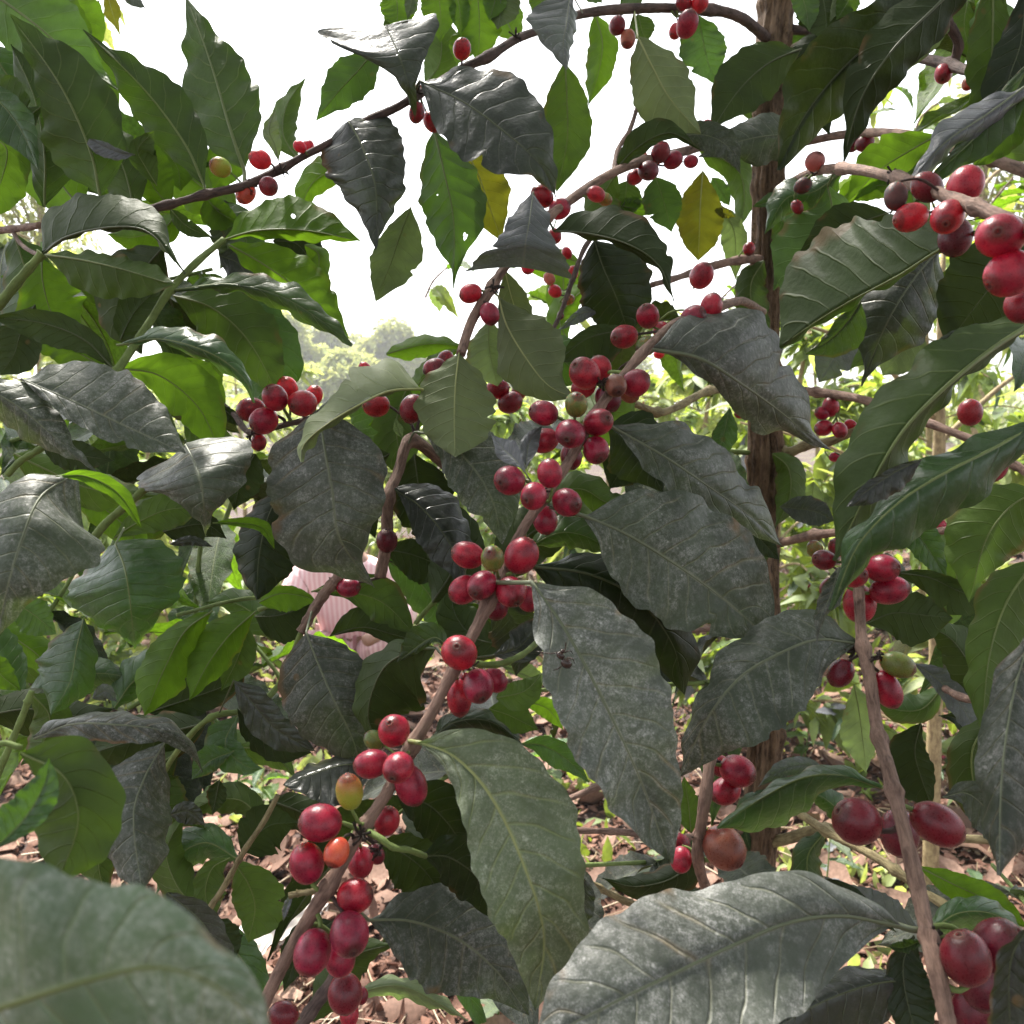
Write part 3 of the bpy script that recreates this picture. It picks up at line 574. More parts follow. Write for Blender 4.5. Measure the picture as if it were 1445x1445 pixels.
# ================================================================== LEAVES (base -> tip)
# --- centre
L(M, 'DL', [(750, 822), (795, 885), (850, 985), (905, 1100), (947, 1218)], [0, 68, 92, 95, 80, 58, 36, 0], [0, 40, 62, 72, 74, 62, 40, 0], [.345, .335, .33, .34], .006, -.012, pet=(700, 822, .365))
L(M, 'D', [(825, 728), (880, 752), (950, 795), (1020, 845), (1090, 905)], [0, 62, 88, 100, 100, 88, 60, 0], [0, 38, 66, 78, 76, 62, 34, 0], [.40, .42, .44], .02, -.01, pet=(775, 715, .40))
L(M, 'D', [(862, 600), (930, 640), (1000, 688), (1060, 730), (1106, 772)], [0, 30, 52, 58, 52, 42, 24, 0], [0, 14, 28, 34, 32, 26, 18, 0], [.44, .46, .5], .02, -.006, pet=(838, 590, .43))
L(M, 'DL', [(922, 492), (985, 505), (1050, 545), (1110, 588), (1150, 622), (1186, 642)], [0, 52, 86, 92, 84, 62, 30, 10, 0], [0, 12, 22, 28, 36, 44, 20, 6, 0], [.47, .48, .52, .56], .035, .01, pet=(905, 497, .465))
L(RB, 'D', [(1210, 908), (1155, 902), (1100, 922), (1045, 955), (1000, 1010), (958, 1098)], [0, 50, 78, 92, 92, 78, 40, 0], [0, 34, 52, 50, 38, 30, 14, 0], [.42, .40, .39, .41], -.01, .02, pet=(1217, 910, .42))
L(RB, 'DL', [(1265, 1305), (1190, 1293), (1120, 1302), (1050, 1330), (960, 1372), (860, 1420), (750, 1475)], [0, 78, 118, 130, 130, 118, 90, 0], [0, 45, 72, 94, 112, 116, 80, 0], [.31, .29, .27, .26], -.012, .02, pet=[(1308, 1312, .315), (1288, 1312, .312)], nu=110, nvh=12)
L(M, 'M', [(590, 1048), (640, 1068), (690, 1120), (735, 1210), (768, 1320), (755, 1427)], [0, 54, 86, 92, 80, 64, 42, 0], [0, 26, 50, 64, 72, 66, 40, 0], [.335, .325, .32, .325], .012, -.006, pet=(578, 1046, .343), relief=1.3, nu=100, nvh=11)
L(M, 'D', [(520, 1298), (580, 1300), (645, 1325), (700, 1370), (745, 1432)], [0, 34, 62, 78, 76, 50, 24, 0], [0, 52, 76, 84, 78, 56, 26, 0], [.36, .37, .38], .02, -.008, pet=(475, 1260, .335))
L(B17, 'DL', [(450, 578), (456, 625), (468, 690), (480, 760), (528, 828)], [0, 60, 78, 78, 66, 46, 12, 0], [0, 66, 86, 90, 90, 74, 26, 0], [.44, .43, .43, .45], .012, .01, pet=(470, 560, .46))
L(B17, 'V', [(592, 550), (548, 553), (505, 572), (462, 598), (428, 628), (425, 652)], [0, 3, 3, 4, 5, 6, 6, 0], [0, 42, 44, 42, 26, 20, 12, 0], [.47, .44, .41, .40], .02, .03, face='under', pet=(640, 556, .48))
L(L7, 'D', [(432, 892), (446, 930), (470, 985), (497, 1040), (512, 1092)], [0, 44, 56, 54, 46, 34, 16, 0], [0, 50, 68, 70, 66, 52, 26, 0], [.44, .43, .44], .01, .01, pet=(440, 862, .5))
L(B17, 'D', [(600, 612), (640, 632), (675, 670), (698, 715), (708, 768)], [0, 36, 50, 54, 52, 42, 20, 0], [0, 20, 36, 42, 42, 36, 16, 0], [.47, .46, .46], .015, 0, pet=[(577, 625, .51), (585, 610, .49)])
L(B17, 'DD', [(556, 690), (590, 712), (625, 752), (645, 790), (655, 835)], [0, 26, 40, 42, 36, 26, 12, 0], [0, 14, 28, 36, 36, 30, 14, 0], [.5, .49, .49], .02, 0, pet=(547, 705, .5))
L(B2, 'V', [(648, 498), (643, 540), (641, 590), (642, 645)], [0, 30, 46, 56, 58, 54, 40, 0], [0, 26, 44, 52, 54, 44, 30, 0], [.47, .46, .45], .01, .01, face='under', relief=.7)
L(B2, 'V', [(703, 418), (715, 460), (745, 510), (775, 545), (812, 562)], [0, 30, 48, 60, 58, 44, 20, 0], [0, 8, 22, 38, 44, 32, 14, 0], [.5, .49, .48], .01, .01, face='under', pet=(692, 408, .49), relief=.7)
L(B2, 'V', [(712, 380), (722, 420), (738, 470), (752, 510)], [0, 14, 22, 22, 16, 8, 0], [0, 12, 20, 22, 20, 12, 0], [.52, .53, .54], face='under', relief=.6)
L(B2, 'P', [(690, 450), (690, 490), (702, 545)], [0, 24, 34, 30, 0], [0, 20, 34, 30, 0], [.53, .53], .01, .01, face='under')
L(B2, 'S', [(752, 272), (748, 305), (742, 340), (738, 378)], [0, 24, 32, 44, 62, 66], [0, 20, 30, 38, 62, 82], [.50, .48, .47, .48], .012, .012, sa=-8, sb=-14, ruf=1.2, pet=(770, 308, .53))
L(B2, 'K', [(782, 326), (830, 330), (885, 345), (930, 375), (952, 425)], [0, 28, 40, 44, 40, 26, 8, 0], [0, 5, 8, 10, 8, 8, 5, 0], [.53, .51, .5], .01, .015, face='under', pet=(775, 312, .53))
L(B2, 'K', [(838, 338), (850, 375), (870, 420), (888, 472)], [0, 40, 56, 58, 52, 34, 0], [0, 26, 40, 48, 50, 34, 0], [.55, .55, .56], .01, .01)
L(M, 'K', [(900, 470), (868, 468), (825, 480), (785, 512)], [0, 30, 42, 36, 20, 0], [0, 8, 14, 14, 8, 0], [.54, .54, .53], face='under')
L(M, 'S', [(845, 440), (822, 442), (785, 468)], [0, 10, 10, 5, 0], [0, 8, 6, 3, 0], [.56, .55])
L(M, 'K', [(858, 600), (890, 620), (915, 655), (935, 695)], [0, 40, 46, 40, 24, 0], [0, 36, 50, 46, 24, 0], [.52, .52], .01, .01)
L(M, 'U', [(918, 640), (940, 660), (960, 690)], 30, 20, [.55], face='under')
L(M, 'K', [(752, 800), (830, 810), (900, 845), (950, 910), (965, 980)], [0, 24, 40, 48, 44, 28, 0], [0, 60, 90, 90, 70, 36, 0], [.42, .43, .45], .02, .0, pet=(705, 815, .375))
L(M, 'U', [(745, 772), (790, 752), (830, 758), (872, 785)], [0, 14, 24, 22, 12, 0], [0, 14, 20, 18, 12, 0], [.46, .48], .01, .01, pet=(740, 745, .385))
L(M, 'S', [(742, 668), (728, 650), (712, 635), (692, 612)], [0, 4, 12, 14, 6, 0], [0, 8, 16, 18, 8, 0], [.40, .41, .42], pet=(762, 700, .395))
L(M, 'S', [(742, 660), (744, 640), (748, 622), (765, 600)], [0, 8, 12, 8, 0], [0, 10, 14, 10, 0], [.405, .415, .425])
L(M, 'DD', [(695, 925), (730, 915), (765, 880), (790, 870)], [0, 14, 24, 20, 10, 0], [0, 14, 26, 26, 14, 0], [.40, .42, .43], pet=(655, 930, .36))
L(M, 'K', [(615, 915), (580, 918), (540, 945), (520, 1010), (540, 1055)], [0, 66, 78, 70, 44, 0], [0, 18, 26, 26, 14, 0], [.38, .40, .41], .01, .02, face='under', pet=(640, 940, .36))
L(M, 'U', [(632, 912), (615, 900), (600, 905), (560, 935)], [0, 6, 8, 6, 0], [0, 20, 26, 16, 0], [.375, .39])
L(M, 'K', [(600, 1052), (640, 1020), (690, 1018), (738, 1052)], [0, 12, 18, 14, 5, 0], [0, 18, 26, 22, 10, 0], [.36, .38, .39], .01, .01, pet=(590, 1046, .35))
L(M, 'U', [(700, 985), (740, 975), (765, 950)], 18, 25, [.5, .52], face='under')
L(M, 'P', [(700, 935), (735, 950), (772, 965)], [0, 12, 18, 14, 4], [0, 4, 6, 4, 0], [.52, .54])
L(M, 'U', [(690, 900), (672, 870), (655, 850)], 20, 20, [.5], face='under')
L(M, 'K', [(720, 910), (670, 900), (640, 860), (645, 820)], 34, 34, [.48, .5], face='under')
L(M, 'DD', [(690, 850), (720, 870), (735, 915), (728, 955)], 30, 40, [.44, .46])
L(M, 'G', [(735, 1050), (765, 1052), (800, 1072), (832, 1105)], [0, 12, 18, 16, 8, 0], [0, 12, 20, 18, 8, 0], [.6, .6])
L(M, 'U', [(690, 1000), (720, 1010), (760, 1030)], 22, 24, [.58], face='under')
L(M, 'B', [(742, 990), (772, 1000), (795, 1030)], 14, 14, [.7], face='under')
L(M, 'K', [(530, 1190), (570, 1205), (605, 1235), (625, 1275)], [0, 24, 34, 36, 22, 0], [0, 30, 44, 44, 30, 0], [.40, .41], face='under', pet=(520, 1165, .335))
L(M, 'K', [(560, 1120), (610, 1140), (650, 1190), (660, 1240)], 44, 40, [.42, .44])
L(M, 'DD', [(640, 1180), (700, 1230), (720, 1290), (690, 1340)], 50, 50, [.46, .48])
L(M, 'DD', [(825, 1240), (815, 1280), (790, 1330)], 24, 30, [.42, .42])
L(L7, 'DD', [(535, 1085), (490, 1078), (440, 1092), (400, 1108)], [0, 40, 54, 56, 50, 26, 0], [0, 6, 10, 12, 12, 8, 0], [.42, .41, .40], -.012, .02, relief=1.9)
L(L7, 'DD', [(330, 960), (350, 985), (390, 1030), (445, 1060)], [0, 22, 24, 22, 16, 0], [0, 16, 26, 26, 18, 0], [.46, .46], pet=(310, 1005, .48), relief=1.6)
L(L7, 'K', [(335, 1000), (360, 1030), (400, 1052), (440, 1062)], [0, 10, 14, 12, 0], [0, 18, 28, 22, 0], [.48, .49])
L(B17, 'U', [(440, 835), (490, 835), (540, 850), (585, 895)], [0, 14, 26, 34, 30, 16, 0], [0, 6, 12, 24, 30, 18, 0], [.53, .52], face='under', pet=(472, 824, .5))
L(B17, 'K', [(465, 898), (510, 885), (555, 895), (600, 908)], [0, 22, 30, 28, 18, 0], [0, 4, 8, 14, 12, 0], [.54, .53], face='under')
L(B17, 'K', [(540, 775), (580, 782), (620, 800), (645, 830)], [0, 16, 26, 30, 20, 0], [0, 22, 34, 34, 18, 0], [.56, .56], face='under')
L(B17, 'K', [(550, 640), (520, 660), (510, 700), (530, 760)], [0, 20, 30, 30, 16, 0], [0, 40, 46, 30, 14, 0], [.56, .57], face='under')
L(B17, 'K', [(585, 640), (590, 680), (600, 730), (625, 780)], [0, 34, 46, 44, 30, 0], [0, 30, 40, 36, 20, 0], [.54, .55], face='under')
L(B17, 'B', [(640, 555), (600, 560), (560, 590), (520, 600)], [0, 20, 30, 26, 0], [0, 16, 22, 20, 0], [.6, .62], face='under')
L(B17, 'U', [(575, 545), (560, 590), (565, 640), (590, 680)], 34, 34, [.6, .6], face='under')
L(B17, 'P', [(568, 618), (562, 605), (558, 590)], [0, 5, 7, 4, 0], [0, 5, 7, 4, 0], [.5], ruf=.3)
L(L7, 'B', [(365, 850), (395, 838), (430, 842), (450, 850)], 12, 26, [.56, .55], face='under')
L(L7, 'K', [(360, 870), (395, 868), (430, 855), (450, 845)], 14, 40, [.58, .57], face='under')
# --- top centre
L(B3, 'DD', [(545, 38), (562, 75), (575, 115), (585, 165)], [10, 64, 66, 42, 20, 10, 6, 0], [10, 84, 88, 58, 24, 8, 5, 0], [.58, .56, .56, .575], .02, .02, sa=12, sb=58, pet=(575, 30, .585))
L(B3, 'G', [(535, 60), (510, 95), (480, 128), (446, 170)], [0, 16, 30, 32, 26, 12, 0], [0, 16, 30, 34, 26, 12, 0], [.62, .62], face='under')
L(B3, 'DD', [(492, 172), (510, 205), (530, 265), (530, 352)], [10, 52, 56, 46, 34, 12, 0], [10, 52, 60, 60, 44, 18, 0], [.57, .55, .55], .025, .02, sa=10, sb=18, pet=(525, 170, .58))
L(B3, 'DD', [(592, 114), (650, 140), (712, 185), (765, 235), (784, 278)], [0, 32, 58, 70, 62, 42, 16, 0], [0, 44, 62, 66, 60, 44, 20, 0], [.57, .55, .54, .55], .02, -.01, pet=(580, 140, .595), relief=1.4)
L(B3, 'G', [(612, 182), (626, 240), (640, 310), (640, 408)], [0, 26, 42, 50, 46, 28, 8, 0], [0, 22, 36, 42, 40, 28, 8, 0], [.64, .63], .01, .01, face='under', relief=1.2, holes=[(.68, .74, .035), (.66, .7, .02), (.4, .3, .012)], nu=150, nvh=24)
L(B3, 'Y', [(650, 205), (672, 240), (690, 290), (708, 342)], [0, 20, 32, 36, 28, 14, 0], [0, 24, 36, 42, 36, 16, 0], [.66, .66], face='under', relief=.6, label='yellowing leaf with a brown half')
L(B3, 'P', [(580, 292), (565, 330), (550, 375), (530, 426)], [0, 22, 36, 40, 34, 18, 0], [0, 14, 24, 30, 28, 16, 0], [.68, .67], face='under', relief=.8)
L(B3, 'S', [(805, -12), (800, 30), (795, 65), (800, 98)], [0, 10, 14, 16, 12, 8, 0], [0, 34, 55, 52, 28, 12, 0], [.60, .58, .57], .01, .0, relief=1.7, pet=(822, 18, .67))
L(B3, 'U', [(797, 86), (800, 140), (800, 200), (785, 272)], [0, 20, 30, 34, 30, 16, 0], [0, 20, 32, 36, 30, 14, 0], [.66, .68], face='under', relief=1.2)
L(B3, 'V', [(900, 52), (920, 95), (945, 140), (990, 190)], [0, 26, 40, 44, 38, 16, 0], [0, 24, 38, 46, 48, 24, 0], [.64, .63], .01, .01, face='under', pet=(895, 14, .72), relief=1.2)
L(B3, 'G', [(985, 20), (992, 55), (1000, 90), (1015, 122)], [0, 22, 30, 28, 14, 0], [0, 26, 36, 34, 16, 0], [.78, .78], face='top')
L(B3, 'U', [(900, 20), (905, 40), (912, 62)], 20, 16, [.78], face='under')
for (x0, y0, x1, y1, a_, b_, kd) in [(556, -20, 560, 45, 22, 20, 'B'), (615, -30, 622, 60, 18, 22, 'B'), (642, -20, 650, 52, 12, 12, 'B'), (672, -30, 675, 92, 26, 24, 'B'), (655, 40, 645, 92, 14, 16, 'B'), (705, -20, 702, 42, 22, 16, 'D'), (755, -20, 768, 30, 24, 14, 'B'), (580, -20, 575, 28, 8, 8, 'P'), (880, -15, 905, 5, 20, 20, 'G'), (700, -25, 690, 30, 14, 14, 'B'), (560, 5, 548, 70, 14, 14, 'U'), (820, -18, 850, 4, 12, 10, 'G'), (1125, -25, 1142, 45, 16, 14, 'G'), (1160, -10, 1165, 60, 30, 34, 'K'), (1205, -20, 1180, 28, 14, 12, 'B'), (1185, -20, 1170, 32, 6, 6, 'P')]:
    L(B3 if x0 < 1000 else B5, kd, [(x0, y0), ((x0+x1)/2 + 3, (y0+y1)/2), (x1, y1)], a_ * 1.25, b_ * 1.25, [.75, .74], face='under', relief=.9, nu=60, nvh=7)
# --- top right
L(B5, 'K', [(1130, 70), (1085, 90), (1045, 125), (1003, 185)], [0, 26, 38, 40, 32, 14, 0], [0, 24, 38, 42, 38, 18, 0], [.74, .72], face='under', relief=.7)
L(B5, 'K', [(1330, -30), (1260, 35), (1195, 92), (1140, 160), (1098, 240)], [0, 34, 48, 48, 42, 34, 20, 0], [0, 30, 44, 56, 60, 50, 24, 0], [.56, .55, .56], .02, -.01, face='top')
L(B5, 'K', [(1370, -40), (1320, 10), (1260, 70), (1215, 140), (1188, 232)], [0, 26, 36, 38, 34, 26, 12, 0], [0, 24, 38, 40, 38, 26, 10, 0], [.53, .52, .54], .01, .01, face='under')
L(B5, 'D', [(1145, 200), (1100, 190), (1040, 200), (985, 222)], [0, 26, 38, 40, 28, 12, 0], [0, 20, 30, 28, 18, 8, 0], [.7, .68], .01, .01)
L(B2, 'K', [(866, 242), (900, 208), (945, 188), (990, 212)], [0, 12, 22, 26, 18, 6, 0], [0, 8, 12, 10, 8, 4, 0], [.61, .6, .6], face='under')
L(B2, 'D', [(960, 190), (1000, 192), (1030, 210), (1045, 245)], [0, 18, 22, 20, 8, 0], [0, 16, 24, 22, 12, 0], [.66, .66])
L(B2, 'G', [(925, 250), (935, 280), (948, 328)], 26, 30, [.7, .7], face='under')
L(B2, 'U', [(885, 255), (882, 280), (875, 310)], 24, 24, [.72], face='under')
L(B2, 'B', [(870, 290), (900, 295), (930, 300)], 16, 10, [.72], face='under')
L(B2, 'Y', [(992, 240), (988, 290), (985, 368)], [0, 16, 28, 34, 32, 22, 0], [0, 16, 28, 34, 30, 20, 0], [.8, .8], face='under', relief=.9, label='pale yellow-green hanging leaf')
L(B2, 'P', [(1018, 290), (1036, 330), (1038, 395)], 18, 20, [.84], face='under')
L(B2, 'Y', [(1008, 296), (1020, 300), (1038, 306)], 7, 7, [.8], relief=.3, label='small orange-yellow leaf')
L(B2, 'G', [(1005, 250), (1018, 270), (1030, 292)], 12, 12, [.85], face='under')
L(B4, 'G', [(1168, 262), (1172, 300), (1150, 345), (1108, 430)], [0, 30, 40, 38, 30, 16, 0], [0, 26, 44, 54, 52, 30, 0], [.6, .6, .6], .01, .01, face='under', pet=(1178, 240, .52), relief=.7)
L(B4, 'K', [(1255, 300), (1220, 312), (1170, 335), (1120, 370)], [0, 20, 26, 26, 16, 0], [0, 26, 36, 30, 14, 0], [.55, .56], face='under')
L(B4, 'H', [(1380, 328), (1330, 350), (1270, 388), (1200, 425), (1150, 455), (1100, 490)], [0, 3, 5, 6, 6, 6, 4, 0], [0, 40, 74, 96, 104, 98, 66, 0], [.36, .39, .42, .45], .03, .035, face='under', relief=2.0, nu=100, nvh=12, pet=(1395, 320, .31))
L(B4, 'U', [(1215, 425), (1195, 455), (1170, 480), (1135, 500)], [0, 24, 34, 30, 16, 0], [0, 10, 14, 10, 4, 0], [.46, .47], relief=1.2)
L(B4, 'D', [(1325, 352), (1292, 390), (1255, 450), (1215, 545)], [0, 40, 56, 60, 58, 36, 8, 0], [0, 28, 46, 56, 58, 40, 10, 0], [.47, .46, .47], .01, .015, relief=1.2)
L(B4, 'G', [(1062, 292), (1095, 282), (1150, 275)], [0, 10, 14, 10, 0], [0, 8, 14, 12, 0], [.72, .7])
L(B5c, 'B', [(1325, 190), (1280, 215), (1235, 245), (1185, 300)], [0, 14, 24, 24, 18, 6, 0], [0, 22, 36, 38, 28, 10, 0], [.62, .63], face='under', relief=.6)
L(B4, 'B', [(1180, 300), (1200, 270), (1240, 262), (1280, 262)], [0, 12, 16, 10, 0], [0, 14, 20, 16, 0], [.64, .62], face='under', relief=.6)
L(B4, 'K', [(1460, 345), (1410, 390), (1370, 440), (1335, 490)], [0, 44, 60, 60, 44, 0], [0, 46, 66, 62, 44, 0], [.42, .43], face='under', relief=.6)
L(B5c, 'S', [(1450, 120), (1395, 160), (1330, 205), (1255, 300)], [0, 16, 20, 18, 14, 7, 0], [0, 14, 24, 22, 12, 6, 0], [.44, .42, .42], .01, .01)
L(B5c, 'U', [(1460, 80), (1420, 150), (1380, 190), (1310, 260), (1275, 310)], [0, 14, 30, 30, 14, 8, 0], [0, 16, 22, 14, 8, 4, 0], [.45, .43, .42])
L(B5c, 'B', [(1460, 120), (1420, 180), (1390, 220), (1372, 236)], [0, 24, 30, 20, 0], [0, 22, 26, 18, 0], [.47, .47], face='under')
L(B5c, 'U', [(1400, -40), (1400, 40), (1395, 130), (1375, 200)], [0, 20, 30, 30, 24, 0], [0, 20, 34, 36, 22, 0], [.5, .5], face='under')
L(B5c, 'K', [(1450, -30), (1440, 60), (1420, 130), (1440, 200)], [0, 20, 30, 24, 0], [0, 20, 34, 30, 0], [.49, .48])
L(B5b, 'P', [(1338, -20), (1310, 40), (1290, 80), (1262, 122)], [0, 20, 26, 18, 4, 0], [0, 20, 26, 20, 6, 0], [.62, .62], face='under')
L(B5b, 'U', [(1365, 0), (1360, 40), (1375, 90)], 16, 22, [.66], face='under')
# --- right
L(R2, 'H', [(1470, 448), (1400, 492), (1330, 548), (1270, 610), (1225, 690), (1178, 792)], [0, 10, 14, 22, 34, 34, 24, 0], [0, 42, 56, 56, 56, 54, 34, 0], [.40, .37, .36, .37], .02, .015, face='under', relief=1.0, nu=100, nvh=11)
L(R2, 'D', [(1450, 452), (1400, 462), (1340, 478), (1305, 500)], [0, 8, 12, 12, 0], [0, 6, 10, 8, 0], [.41, .39])
L(R2, 'G', [(1480, 590), (1410, 630), (1340, 665), (1270, 708), (1210, 770), (1172, 860)], [0, 26, 48, 56, 56, 40, 22, 0], [0, 18, 30, 34, 30, 20, 12, 0], [.36, .34, .33, .34], .01, .015, relief=.9, nu=100, nvh=11)
L(R2, 'DD', [(1300, 648), (1265, 665), (1230, 688), (1195, 715)], [0, 20, 26, 24, 16, 0], [0, 6, 8, 10, 8, 0], [.335, .332, .332])
L(R2, 'D', [(1185, 800), (1172, 840), (1158, 870), (1152, 915)], [0, 14, 16, 8, 3, 0], [0, 12, 14, 10, 3, 0], [.35, .345])
L(R2, 'U', [(1470, 690), (1425, 715), (1390, 762), (1368, 850)], [0, 34, 50, 50, 36, 14, 0], [0, 28, 50, 60, 52, 26, 0], [.44, .44], .01, .01, face='under', relief=1.1)
L(R2, 'G', [(1255, 718), (1285, 742), (1310, 775), (1336, 818)], [0, 16, 24, 24, 14, 0], [0, 14, 22, 22, 14, 0], [.5, .5])
L(RB, 'K', [(1262, 808), (1310, 815), (1355, 835), (1405, 850)], [0, 8, 12, 14, 8, 0], [0, 14, 24, 34, 28, 0], [.46, .45], face='under')
L(RB, 'K', [(1222, 880), (1260, 865), (1305, 868), (1345, 872)], [0, 20, 30, 30, 22, 0], [0, 26, 42, 44, 30, 0], [.5, .5], face='under', relief=.6)
L(R4, 'U', [(1460, 790), (1420, 850), (1395, 930), (1385, 1030)], [0, 44, 60, 54, 34, 0], [0, 40, 40, 34, 24, 0], [.36, .35], .01, .01, face='under', label='olive leaf yellowing along its left edge', relief=.6)
L(R4, 'D', [(1460, 880), (1432, 980), (1415, 1100), (1408, 1235)], [0, 40, 60, 70, 60, 0], [0, 26, 40, 40, 26, 0], [.31, .29, .28], .01, .01)
L(R4, 'S', [(1385, 885), (1365, 930), (1345, 975)], [0, 20, 26, 20, 0], [0, 20, 28, 26, 0], [.62, .62])
L(R4, 'S', [(1288, 935), (1330, 965), (1365, 1010), (1385, 1070)], [0, 16, 24, 24, 12, 0], [0, 10, 16, 16, 8, 0], [.6, .58])
L(R4, 'K', [(1325, 1010), (1350, 1015), (1385, 1050), (1400, 1100)], [0, 12, 14, 14, 0], [0, 10, 12, 14, 0], [.6, .6])
L(RB, 'P', [(1205, 965), (1213, 1010), (1222, 1090)], [0, 18, 26, 26, 14, 0], [0, 16, 26, 30, 18, 0], [.66, .66], face='under', relief=.9)
L(RB, 'K', [(1300, 1020), (1290, 1060), (1300, 1100), (1315, 1140)], [0, 14, 22, 18, 0], [0, 34, 44, 34, 0], [.46, .47], face='under')
L(RB, 'G', [(1245, 1112), (1195, 1096), (1140, 1098), (1080, 1125), (1012, 1168)], [0, 10, 22, 38, 44, 30, 0], [0, 10, 14, 14, 10, 10, 0], [.40, .41, .42], .02, .01, pet=(1258, 1105, .36))
L(RB, 'S', [(1175, 1098), (1140, 1080), (1105, 1085), (1070, 1110)], [0, 12, 14, 10, 0], [0, 8, 12, 10, 0], [.425, .43])
L(RB, 'D', [(1330, 1125), (1365, 1120), (1400, 1150), (1440, 1200)], [0, 20, 28, 24, 0], [0, 20, 30, 26, 0], [.42, .42])
L(RB, 'B', [(1295, 1222), (1340, 1245), (1395, 1272), (1450, 1310)], [0, 14, 20, 22, 16, 0], [0, 14, 22, 22, 12, 0], [.5, .48], face='under')
L(RB, 'K', [(1290, 1320), (1275, 1360), (1280, 1410), (1300, 1480)], [0, 24, 34, 38, 30, 0], [0, 20, 26, 28, 22, 0], [.34, .33])
L(RB, 'DD', [(1310, 1390), (1250, 1385), (1170, 1410), (1080, 1460)], [0, 54, 70, 70, 0], [0, 20, 34, 40, 0], [.34, .33, .32], .0, .015)
L(RB, 'DD', [(1460, 1300), (1430, 1350), (1425, 1420), (1430, 1500)], [0, 24, 34, 34, 0], [0, 20, 24, 28, 0], [.25, .25])
L(RB, 'S', [(1298, 1312), (1260, 1300), (1215, 1275), (1160, 1235)], [0, 8, 14, 16, 8, 0], [0, 24, 30, 24, 10, 0], [.42, .44])
L(RB, 'K', [(1265, 1315), (1220, 1285), (1185, 1255), (1150, 1240)], [0, 8, 12, 8, 0], [0, 12, 16, 12, 0], [.37, .39])
L(RB, 'U', [(1300, 1330), (1275, 1338), (1250, 1335)], 6, 12, [.32])
L(B10, 'P', [(1290, 450), (1275, 490), (1245, 530)], [0, 26, 32, 24, 0], [0, 20, 30, 26, 0], [.8, .8], face='under')
L(B8, 'S', [(1205, 455), (1185, 490), (1155, 540)], [0, 26, 30, 22, 0], [0, 22, 28, 22, 0], [.75, .75])
L(B8, 'Y', [(1235, 652), (1255, 628), (1280, 605)], [0, 16, 22, 22, 10, 0], [0, 20, 26, 24, 12, 0], [.72, .72], face='under', relief=.5, label='bright yellow spotted leaf')
L(B10, 'DD', [(1100, 715), (1125, 718), (1150, 722), (1178, 735)], [0, 16, 20, 16, 0], [0, 14, 20, 18, 0], [.72, .7])
L(B10, 'P', [(1148, 680), (1145, 720), (1142, 745)], 16, 18, [.9], face='under')
L(B10, 'S', [(1250, 780), (1255, 820), (1290, 860)], 30, 26, [.8])
L(B10, 'G', [(1030, 575), (1022, 610), (1010, 655)], [0, 14, 20, 12, 0], [0, 10, 16, 12, 0], [.62, .62])
L(B10, 'K', [(1050, 720), (1060, 745), (1100, 790)], [0, 12, 16, 12, 0], [0, 12, 16, 14, 0], [.6])
L(B13, 'U', [(975, 1175), (972, 1140), (965, 1095)], 18, 16, [.5], face='under')
L(B10, 'K', [(905, 640), (880, 660), (860, 690)], 30, 30, [.6], face='under')
# --- left, top
L(B3, 'H', [(345, 240), (325, 180), (298, 90), (262, -8)], [0, 34, 50, 52, 46, 32, 16, 0], [0, 30, 50, 52, 44, 28, 14, 0], [.58, .6, .62], .01, .01, face='under', pet=(345, 262, .57), relief=1.2)
L(B3, 'H', [(288, 262), (262, 205), (205, 128), (118, 42)], [0, 20, 32, 36, 30, 18, 8, 0], [0, 22, 36, 42, 36, 22, 8, 0], [.56, .56, .55], .01, .01, face='under', pet=(290, 275, .56), relief=1.2)
L(L2, 'H', [(142, 280), (128, 215), (85, 120), (15, 22)], [0, 44, 56, 40, 26, 12, 0], [0, 44, 60, 60, 44, 22, 0], [.54, .53, .53], .01, .01, face='under', relief=1.1, nu=90)
L(L2, 'G', [(-40, -30), (50, 35), (120, 95), (178, 134)], [0, 44, 56, 56, 40, 12, 0], [0, 40, 50, 46, 26, 6, 0], [.62, .6], face='under')
L(L2, 'B', [(10, -30), (60, 10), (100, 50), (132, 90)], [0, 30, 40, 38, 24, 0], [0, 20, 30, 30, 20, 0], [.66, .64], face='under', relief=1.3)
L(L2, 'B', [(60, -30), (95, 5), (128, 45), (135, 90)], [0, 30, 36, 30, 14, 0], [0, 20, 30, 26, 14, 0], [.68, .68], face='under', relief=1.3)
L(L2, 'H', [(62, 292), (64, 220), (50, 140), (15, 62)], [0, 16, 30, 34, 30, 16, 0], [0, 34, 54, 56, 36, 18, 0], [.6, .6], .01, .01, face='under', relief=1.2)
L(L2, 'U', [(60, 150), (35, 165), (0, 130), (-20, 100)], [0, 22, 30, 28, 0], [0, 22, 30, 28, 0], [.58], face='under')
L(L2, 'G', [(-40, 120), (0, 145), (30, 185), (55, 240)], [0, 18, 24, 24, 12, 0], [0, 20, 30, 30, 14, 0], [.57, .56])
L(L2, 'B', [(-20, 190), (10, 210), (5, 250), (-20, 310)], [0, 24, 34, 30, 0], [0, 24, 30, 26, 0], [.6], face='under')
L(L2, 'K', [(60, 358), (95, 335), (160, 322), (215, 330), (262, 385)], [0, 46, 50, 48, 42, 24, 6, 0], [0, 4, 5, 5, 4, 4, 3, 0], [.5, .48, .47], .02, .02, face='under', relief=1.3)
L(L2, 'U', [(65, 360), (120, 368), (180, 382), (246, 402)], [0, 8, 14, 18, 18, 16, 0], [0, 26, 42, 44, 38, 26, 0], [.49, .47, .46], .01, .01, face='under', relief=1.3)
L(L2, 'B', [(60, 365), (62, 400), (75, 445), (115, 500)], [0, 40, 52, 46, 20, 0], [0, 30, 46, 44, 24, 0], [.54, .55], face='under', relief=1.3)
